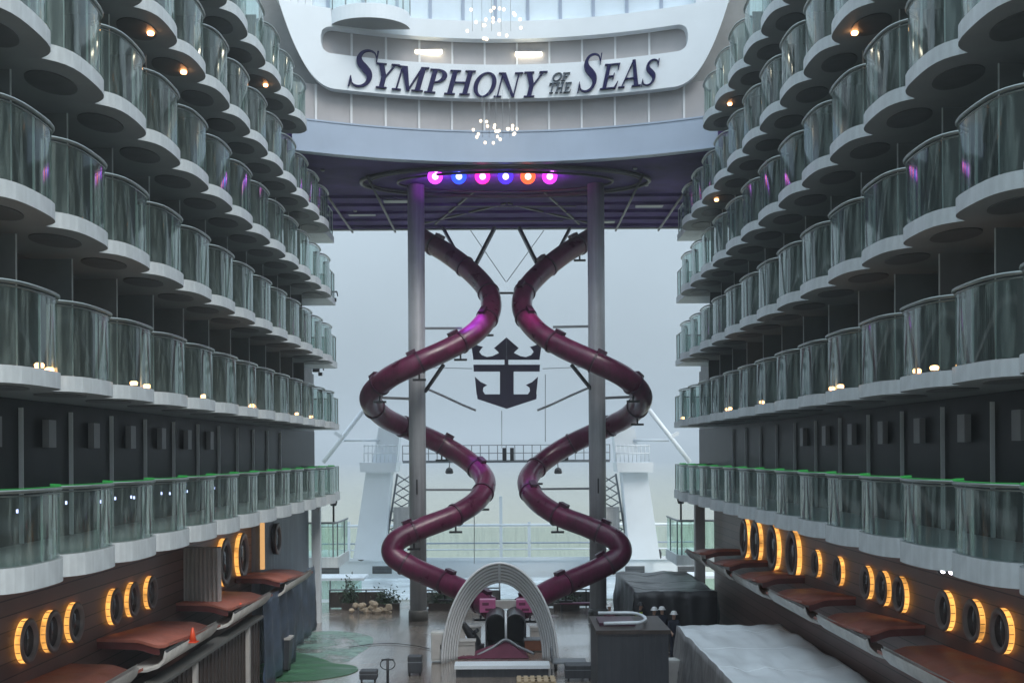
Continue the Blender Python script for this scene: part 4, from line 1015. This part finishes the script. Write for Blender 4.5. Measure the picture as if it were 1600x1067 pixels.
m = MB(); m.box(2.8, 3.9, 36.2, 37.6, kz + .125, kz + .22); m.build('roof_hatch', 'slidedark', t)
# ------------------------------------------------------------------ covered box (right)
def draped(x0, x1, y0, y1, z, name, label, mats, n=28, cat='tarpaulin', sag=.12, slope=0):
    m = MB(); top = []
    for j in range(n + 1):
        y = y0 + (y1 - y0) * j / n
        top.append([(x0 + (x1 - x0) * i / n, y, z + slope * (i / n) - sag * math.sin(math.pi * i / n) * math.sin(math.pi * j / n) + .10 * noise.noise(Vector((i * .16, j * .30, z))) + .05 * abs(noise.noise(Vector((i * .35 + j * .2, j * .5, 4 + z))))) for i in range(n + 1)])
    m.grid(top, 0)
    def skirt(edge, nx, ny):
        rows = [edge]
        for k in range(1, 9):
            f = k / 8; rows.append([(p[0] + nx * (.05 + .09 * math.sin(i * 1.25 + .6 * k)) * min(1, f * 2), p[1] + ny * (.05 + .09 * math.sin(i * 1.25)) * min(1, f * 2), max(.02, p[2] * (1 - f))) for i, p in enumerate(edge)])
        m.grid(rows, 1)
    skirt([r[0] for r in top], -1, 0); skirt(top[0], 0, -1); skirt(top[-1], 0, 1); skirt([r[-1] for r in top], 1, 0)
    o = tag(m.build(name, mats), label, cat)
    for j in range(5, n, 8): q = MB(); q.tube([(p[0], p[1], p[2] - .002) for p in top[j]], .016, 6); q.build('seam', mats[0], o)
    return o
draped(5.75, 9.3, 24.0, 40.4, EYE - 5.9, 'covered_structure', 'large structure draped in pale grey tarpaulin under the canopies', ['tarp', 'tarpside'], 40)
draped(5.2, 8.6, 48.6, 57.0, EYE - 5.75, 'black_cover', 'long black covered stall behind the workers in hard hats', ['black', 'black'], 24)

# ------------------------------------------------------------------ people
def person(px, py, label, h=1.76, yaw=0, top='dark cloth', leg='dark cloth', hat='hat', arms=(.35, .6), vest=None, lean=0, Y=None):
    p = FL(px, py); s = h / 1.76
    t = thing('person', label, 'person', p, 'deck workers')
    V = []; ED = []; RAD = []
    def v(x, y, z, r): V.append((x * s, y * s, z * s)); RAD.append(r * s); return len(V) - 1
    pel = v(0, 0, .95, .125); wa = v(0, -.01 - lean * .3, 1.1, .125); ch = v(0, -.02 - lean, 1.32, .15); nb = v(0, 0 - lean * 1.2, 1.46, .07); nk = v(0, -.01 - lean * 1.3, 1.52, .052); hd = v(0, -.02 - lean * 1.5, 1.60, .082); ht = v(0, -.02 - lean * 1.6, 1.70, .085)
    for a, b in ((pel, wa), (wa, ch), (ch, nb), (nb, nk), (nk, hd), (hd, ht)): ED.append((a, b))
    for k, sx in enumerate((-1, 1)):
        sh = v(sx * .17, -lean, 1.41, .065); el = v(sx * (.24), -.05 - .12 * arms[k] - lean, 1.14, .048); wr = v(sx * .22, -.08 - .42 * arms[k] - lean, .93 + .28 * arms[k], .034); hn = v(sx * .215, -.1 - .5 * arms[k] - lean, .87 + .32 * arms[k], .036)
        ED += [(ch, sh), (sh, el), (el, wr), (wr, hn)]
        hp = v(sx * .09, 0, .88, .095); kn = v(sx * .11, -.03 + .03 * sx, .49, .068); an = v(sx * .12, .03 * sx, .09, .05); toe = v(sx * .14, -.14 + .03 * sx, .045, .042)
        ED += [(pel, hp), (hp, kn), (kn, an), (an, toe)]
        base = hn
        for fi, (fx, fl_) in enumerate(((-.03, .055), (-.01, .065), (.01, .06), (.03, .045))):
            f1 = v(sx * .215 + fx * .6, -.13 - .52 * arms[k] - lean, .82 + .33 * arms[k], .010); f2 = v(sx * .215 + fx * .8, -.13 - .5 * arms[k] - lean, .82 - fl_ + .33 * arms[k], .009); ED += [(hn, f1), (f1, f2)]
        th = v(sx * .17, -.13 - .5 * arms[k] - lean, .86 + .32 * arms[k], .011); ED.append((hn, th))
    me = bpy.data.meshes.new('person'); me.from_pydata(V, ED, []); o = bpy.data.objects.new('body', me); C.objects.link(o)
    md = o.modifiers.new('skin', 'SKIN'); md.use_smooth_shade = True
    for i, sv in enumerate(me.skin_vertices[0].data): sv.radius = (RAD[i], RAD[i] * (.8 if i in (1, 2) else 1)); sv.use_root = i == 0
    ss = o.modifiers.new('sub', 'SUBSURF'); ss.levels = 1; ss.render_levels = 1
    dg = bpy.context.evaluated_depsgraph_get(); ev = o.evaluated_get(dg); m2 = bpy.data.meshes.new_from_object(ev)
    bpy.data.objects.remove(o)
    for mt in (top, leg, 'skin', 'black'): m2.materials.append(M[mt])
    for poly in m2.polygons:
        c = poly.center; poly.use_smooth = True
        hand = abs(c.x) > .16 * s and (c.y / s + lean) < -.08 - .4 * max(0.05, min(arms)) and c.z / s < 1.3
        poly.material_index = 2 if (c.z > 1.49 * s or hand) else 3 if c.z < .1 * s else 1 if (c.z < .98 * s and abs(c.x) < .2 * s) else 0
    rot = Matrix.Translation(p) @ Matrix.Rotation(yaw, 4, 'Z')
    def put(name, mesh): ob = link(name, mesh, t); mesh.transform(rot); return ob
    b = put('body', m2)
    hy = -.02 - lean * 1.55
    m = MB(); m.lathe([(.155, 0), (.16, .012), (.118, .02), (.115, .07), (.08, .125), (0, .145)], (0, hy * s, 1.685 * s), 'z', 18); put('hard_hat', m.mesh('hard_hat', hat))
    m = MB(); 
    m.lathe([(0, -.012), (.012, 0), (0, .012)], (0, (hy - .095) * s, 1.60 * s), 'z', 6)
    for sx in (-1, 1): m.lathe([(0, -.008), (.008, 0), (0, .008)], (sx * .032 * s, (hy - .083) * s, 1.635 * s), 'z', 6)
    put('face', m.mesh('face', 'skin'))
    if vest:
        m = MB(); pr = []
        for z, rx, ry in ((1.0, .165, .125), (1.15, .165, .125), (1.32, .19, .14), (1.42, .17, .115)):
            pr.append([(rx * s * math.cos(a), (-.01 - lean * (z - .95) * 2 + ry * math.sin(a)) * s, z * s) for a in [2 * math.pi * i / 20 for i in range(21)]])
        m.grid(pr); put('vest', m.mesh('vest', vest))
person(1053, 1030, 'worker in white hard hat and dark overalls nearest the tarpaulin', 1.8, R(15), 'dark cloth', 'dark cloth', arms=(.5, .2))
person(1035, 1020, 'worker in white hard hat and dark clothes, second from the tarpaulin', 1.78, R(-160), arms=(.1, .3))
person(1022, 1017, 'worker in white hard hat, dark jacket and pale trousers beside the kiosk corner', 1.70, R(90), 'dark cloth', 'grey cloth', arms=(.5, .6))
person(996, 1008, 'worker in yellow hi-vis vest bending behind the kiosk', 1.72, R(60), 'dark cloth', 'grey cloth', hat='black', vest='hivis', lean=.1, arms=(.6, .5))
person(953, 1010, 'worker in white hard hat and maroon jacket behind the kiosk by the column', 1.72, R(-30), 'maroon', 'dark cloth', arms=(.3, .4))

# ------------------------------------------------------------------ stern: barrier, pool, bulkhead, towers
m = MB(); m.box(-9.2, 9.2, 64.2, 75.2, -.5, -.02); structure(m.build('pool_cover', 'pool'))
t = thing('barrier', 'dark low barrier across the stern end of the wet deck', 'barrier', (0, 60.6, 0))
for x0, x1, z in ((-9.1, -6.3, .95), (-4.5, -2.6, .9), (-2.5, -.4, 1.0), (.9, 2.6, .95), (2.8, 4.6, .9), (5.5, 8.9, 1.0)):
    m = MB(); m.box(x0, x1, 60.5, 60.62, .05, z - .12); m.build('panel', 'brownfence' if abs(x0) > 5 else 'colbase', t)
    m = MB(); m.tube([(x0, 60.5, z), (x1, 60.5, z)], .04, 8); m.build('top_rail', 'steel', t)
    for i in range(4): x = x0 + (x1 - x0) * i / 3; m = MB(); m.box(x - .03, x + .03, 60.46, 60.5, 0, z); m.build('post', 'black', t)
def bushes(px, py, Yd, w_, h_, label):
    p = FL(px, py); t = thing('planter', label, 'planter', p, 'planters along the stern barrier')
    m = MB(); m.box(p.x - w_ / 2, p.x + w_ / 2, p.y - .25, p.y + .25, 0, .35); m.build('box', 'brownfence', t)
    m = MB()
    for i in range(420):
        c = Vector((p.x + random.gauss(0, w_ * .26), p.y + random.gauss(0, .14), .35 + abs(random.gauss(0, h_ * .45)))); r_ = Matrix.Rotation(random.random() * 6.3, 3, Vector((random.random() - .5, random.random() - .5, random.random() - .5)).normalized())
        q = [r_ @ Vector(v) * .09 + c for v in ((-1, 0, 0), (0, -.45, .1), (1, 0, 0), (0, .45, .1))]; m.add(q, [(0, 1, 2, 3)])
    m.build('leaves', 'foliage', t, False)
bushes(606, 953, 60, 1.2, .7, 'leafy planter by the tan rubble and the column'); bushes(690, 952, 60, 1.3, .6, 'leafy planter between the column and the arch'); bushes(885, 953, 60, 1.3, .6, 'leafy planter between the arch and the kiosk-side column'); bushes(547, 952, 60, .8, 1.2, 'tall planter by the blue-grey wall end')
def heap(px, py, w_, h_, label, mat='rock', name='rubble_heap'):
    p = FL(px, py); m = MB()
    for i in range(26):
        c = p + Vector((random.gauss(0, w_ * .3), random.uniform(-.3, .3), 0)); r = random.uniform(.08, .22); c.z = max(r * .5, abs(random.gauss(0, h_ * .4)) * max(0, 1 - abs(c.x - p.x) / w_))
        prof = [(0, -r), (r * random.uniform(.6, .9), -r * .5), (r * random.uniform(.8, 1.1), 0.05 * r), (r * random.uniform(.5, .8), r * .6), (0, r * .8)]; m.lathe(prof, c, 'z', 7, smooth=False)
    o = m.build(name, mat); o['kind'] = 'stuff'; return tag(o, label, 'heap')
heap(580, 957, 1.6, .7, 'heap of tan rubble and sacks before the bright pool cover'); heap(1003, 955, 1.6, .6, 'heap of pale sacks behind the hi-vis worker')
bt = thing('red_bench', 'low red bench at the barrier beside the kiosk-side column', 'bench', FL(900, 955))
p = FL(900, 957); m = MB(); m.box(p.x - .8, p.x + .8, p.y, p.y + .4, .42, .48); m.build('seat', 'slide', bt)
for sx in (-.7, .7): m = MB(); m.box(p.x + sx - .04, p.x + sx + .04, p.y, p.y + .4, 0, .415); m.build('leg', 'black', bt)
# stern bulkhead with vents
BY = 76.0
t = thing('stern_bulkhead', 'white stern bulkhead with dark vents beyond the pool cover', 'bulkhead', (0, BY, 0))
zb1 = P(792, 872, BY).z; zb0 = P(792, 908, BY).z
m = MB(); m.box(-12.5, 12.5, BY, BY + .6, -2, zb1); m.box(-12.5, 12.5, BY - .15, BY - .002, zb1 - .12, zb1 + .08); m.box(-12.5, 12.5, BY - .1, BY - .002, zb0 + .05, zb0 + .25); m.build('plating', 'white', t)
for px in (515, 597, 992, 1074):
    p = P(px, 890, BY); m = MB(); m.box(p.x - .62, p.x + .62, BY - .03, BY - .004, p.z - .24, p.z + .24)
    for i in range(5): z = p.z - .2 + .09 * i; m.box(p.x - .6, p.x + .6, BY - .05, BY - .031, z, z + .03, 1)
    m.build('vent', ['black', 'steel'], t)
for px, py in ((564, 868), (1027, 866)):
    p = P(px, py, BY - 1); tt = thing('deck_speaker', 'black speaker on a bracket ' + ('below the white dive tower by the blue-grey wall' if px < 700 else 'below the white dive tower by the canopies'), 'speaker', p, 'black speakers on the stern bulkhead')
    m = MB(); m.lathe([(.12, -.3), (.26, -.22), (.28, .1), (.2, .32), (.05, .36)], p, 'z', 14); m.build('body', 'black', tt)
    m = MB(); m.bar(p + Vector((0, 0, -.3)), (p.x, p.y + .9, p.z - .35), .06); m.build('bracket', 'black', tt)
# windbreak rails over the bulkhead
t = thing('stern_windbreak', 'pale rails and glass windbreak across the stern above the bulkhead', 'windbreak', (0, 78, 0))
for py, r_, mt in ((820, .09, 'white'), (848, .05, 'mulldark'), (858, .05, 'white')):
    a, b = P(500, py, 78), P(1085, py, 78); z = P(792, py, 78).z; m = MB(); m.tube([(a.x, 78, z), (b.x, 78, z)], r_, 8); m.build('rail', mt, t)
for px in (545, 783, 827, 1045):
    a, b = P(px, 872, 78), P(px, 815 if px not in (783,) else 775, 78); m = MB(); m.box(a.x - .1, a.x + .1, 77.95, 78.1, a.z, b.z); m.build('post', 'white', t)
m = MB(); a, b = P(500, 875, 78.2), P(1085, 822, 78.2); m.grid([[(a.x, 78.2, a.z), (b.x, 78.2, a.z)], [(a.x, 78.2, b.z), (b.x, 78.2, b.z)]]); m.build('glass', 'clearglass', t)
# dive towers
for sg, lab in ((-1, 'white dive tower behind the column on the blue-grey wall side'), (1, 'white dive tower behind the column on the canopy and tarpaulin side')):
    mx = lambda x: x if sg > 0 else 2 * 791.5 - x
    t = thing('dive_tower', lab, 'tower', (P(mx(1000), 870, 72).x, 72, 0), 'pair of white dive towers')
    m = MB(); pr = [(970, 736), (1009, 736), (1029, 872), (982, 872)]
    m.prism([(mx(a), b) for a, b in pr], 71.2, 73.0, lambda a, b, h: (lambda q: Vector((q.x, h, q.z)))(P(a, b, 72))); o = m.build('leg', 'white', t)
    m = MB(); pr = [(960, 722), (1017, 722), (1016, 737), (962, 737)]; m.prism([(mx(a), b) for a, b in pr], 70.6, 73.4, lambda a, b, h: (lambda q: Vector((q.x, h, q.z)))(P(a, b, 72))); m.build('platform', 'white', t)
    m = MB(); pr = [(957, 672), (990, 668), (1000, 722), (962, 722)]; m.prism([(mx(a), b) for a, b in pr], 71.5, 73.0, lambda a, b, h: (lambda q: Vector((q.x, h, q.z)))(P(a, b, 72))); m.build('cabin', 'white', t)
    m = MB()
    for py in (696, 708): m.tube([P(mx(962), py, 70.7), P(mx(1015), py, 70.7)], .035, 6)
    for k in range(9): m.tube([P(mx(963 + k * 6.4), 694, 70.7), P(mx(963 + k * 6.4), 722, 70.7)], .028, 6)
    m.build('railing', 'white', t)
    m = MB()
    for k in range(7):
        y0 = 742 + 14 * k; m.bar(P(mx(940 + k), y0, 73), P(mx(962 + k * 2), y0 + 14, 73), .07); m.bar(P(mx(962 + k * 2), y0, 73), P(mx(940 + k), y0 + 14, 73), .07)
    m.bar(P(mx(940), 740, 73), P(mx(947), 842, 73), .12); m.bar(P(mx(962), 740, 73), P(mx(978), 842, 73), .12)
    m.build('ladder_frame', 'steel', t)
    m = MB(); a = P(mx(942), 792, 72.6); b = P(mx(968), 838, 72.6); m.box(min(a.x, b.x), max(a.x, b.x), 72.5, 73.2, b.z, a.z); m.build('machine_box', 'corrug', t)
    m = MB(); pts = [P(mx(1014), 640, 70), P(mx(1078), 722, 70)]; m.tube(pts, .14, 10); m.bar(P(mx(1046), 684, 70), P(mx(1060), 676, 70), .22); m.build('mast', 'white', t)
    m = MB(); m.tube([P(mx(990), 688, 71.5), P(mx(1046), 688, 70.3)], .07, 8); m.build('boom', 'white', t)
# high walkway between the towers
t = thing('high_walkway', 'grey walkway with railing crossing between the dive towers at horizon height', 'walkway', P(792, 720, 75))
m = MB(); a, b = P(630, 721, 75), P(952, 719, 75); zc = (a.z + b.z) / 2; m.box(a.x, b.x, 74.6, 75.6, zc - .10, zc + .06); m.build('deck', 'steel', t)
m = MB()
for dz in (.5, 1.0): m.tube([(a.x, 74.6, zc + dz), (b.x, 74.6, zc + dz)], .025, 6)
for i in range(25): x = a.x + (b.x - a.x) * i / 24; m.box(x - .025, x + .025, 74.58, 74.62, zc, zc + 1.02)
m.build('railing', 'steel', t)
for px in (788, 800, 885, 700):
    p = P(px, 712, 74.3); m = MB(); m.box(p.x - .12, p.x + .12, 74.2, 74.5, p.z - .3, p.z + .5); m.build('fixture', 'black', t)
for px, py in ((705, 735), (875, 735)):
    p = P(px - 3, py, 74); tt = thing('hanging_lamp', 'black lamp hung from the walkway beside the ' + ('purple-topped' if px < 790 else 'kiosk-side') + ' slide', 'lamp', p, 'black lamps under the walkway')
    m = MB(); m.lathe([(.06, .2), (.2, .1), (.26, -.12), (.2, -.2)], p, 'z', 12); m.build('shade', 'black', tt)
    m = MB(); m.tube([p + Vector((0, 0, .2)), (p.x, 74.7, zc - .1)], .03, 6); m.build('arm', 'black', tt)
# low glass corner balconies and booths at the stern corners
for sg, lab in ((-1, 'low glass fronted balcony behind the white post of the blue-grey wall'), (1, 'low glass fronted balcony behind the beige post')):
    t = thing('corner_balcony', lab, 'balcony', (sg * 8.6, 58, EYE - 5), 'low glass balconies at the stern corners')
    x0 = sg * 8.15; x1 = sg * 10.4; y0, y1 = 57, 61; zz0, zz1 = EYE - 4.95, EYE - 3.3
    m = MB(); xs = sorted((x0, x1)); m.box(xs[0], xs[1], y0, y1, zz0 - .5, zz0); m.build('slab', 'fascia', t)
    m = MB(); pts = crom([(x1, y0 + .05, 0), (x0 + sg * .5, y0 + .08, 0), (x0 + sg * .1, y0 + .5, 0), (x0 + sg * .08, y1, 0)], 6)
    m.grid([[(p.x, p.y, zz0 + .02) for p in pts], [(p.x, p.y, zz1 - .05) for p in pts]]); m.build('glass_screen', 'greenglass', t)
    m = MB(); m.tube([(p.x, p.y, zz1) for p in pts], .05, 8); m.build('handrail', 'steel', t)
    for q in pts[::4]: m = MB(); m.box(q.x - .03, q.x + .03, q.y - .03, q.y + .03, zz0, zz1); m.build('post', 'steel', t)
    m = MB(); m.tube([(x0 + sg * .3, y0 + .6, zz1), (x0 + sg * .3, y0 + .6, EYE - 2.1)], .05, 8); m.lathe([(.14, -.15), (.2, .05), (.1, .2)], (x0 + sg * .3, y0 + .6, EYE - 2.35), 'z', 12); m.build('hanging_speaker', 'black', t)
    t = thing('glass_booth', 'pale green glass booth at the stern ' + ('by the blue-grey wall' if sg < 0 else 'behind the black covered stall'), 'booth', (sg * 9.6, 66, 0), 'green glass booths at the stern')
    xs = sorted((sg * 7.9, sg * 11.4)); zt = EYE - 6.85
    for i in range(4):
        xa = xs[0] + (xs[1] - xs[0]) * i / 4; xb = xs[0] + (xs[1] - xs[0]) * (i + 1) / 4
        m = MB(); m.grid([[(xa + .04, 64.4, 0), (xb - .04, 64.4, 0)], [(xa + .04, 64.4, zt), (xb - .04, 64.4, zt)]]); m.build('pane', 'greenglass', t)
        m = MB(); m.box(xa - .04, xa + .04, 64.36, 64.46, 0, zt); m.build('post', 'steel', t)
    m = MB(); m.box(xs[0] - .1, xs[1] + .1, 64.2, 66.4, zt + .003, zt + .14); m.build('roof', 'white', t)

# ------------------------------------------------------------------ small floodlights on the balcony ends
def end_flood(px, py, Y, label, lit):
    p = P(px, py, Y); t = thing('bracket_floodlight', label, 'floodlight', p, 'black floodlights on the balcony ends'); sg = -1 if px > CX else 1
    m = MB(); m.box(p.x - .16, p.x + .16, p.y - .1, p.y + .1, p.z - .1, p.z + .14); m.bar(p + Vector((-.5 * sg, .1, .2)), p + Vector((.3 * sg, .1, .2)), .06); m.bar(p + Vector((.3 * sg, .1, .2)), p + Vector((.34 * sg, .1, -.02)), .05); m.build('housing', 'black', t)
    m = MB(); m.box(p.x - .12, p.x + .12, p.y - .112, p.y - .101, p.z - .07, p.z + .1); m.build('lens', 'bulb' if lit else 'porthglass', t)
    m = MB(); m.box(p.x + .2 * sg - .09, p.x + .2 * sg + .09, p.y - .1, p.y + .08, p.z - .28, p.z - .12); m.build('second_head', 'black', t)
end_flood(516, 462, 55.9, 'black twin floodlight under the balcony ends, unlit, on the corrugated shutter side', False)
end_flood(494, 578, 56.5, 'unlit black floodlight on the dark wall end beside the outer turn of the purple-lit slide', False)
end_flood(1078, 361, 55.5, 'lit white floodlight just under the bridge soffit', True)
end_flood(1078, 462, 56.0, 'lit white floodlight one deck below the soffit', True)
# ------------------------------------------------------------------ rainy air
hz = MB(); hz.box(-3400, 3400, -300, 4200, SEAZ - 3, EYE + 60)
def haze_mat():
    m, nt, out = new_mat('rainy air')
    v = nt.nodes.new('ShaderNodeVolumePrincipled'); v.inputs['Color'].default_value = (.86, .92, .97, 1); v.inputs['Density'].default_value = .0009; v.inputs['Anisotropy'].default_value = .2
    nt.links.new(v.outputs[0], out.inputs['Volume']); return m
ho = hz.build('haze', haze_mat()); ho['kind'] = 'stuff'
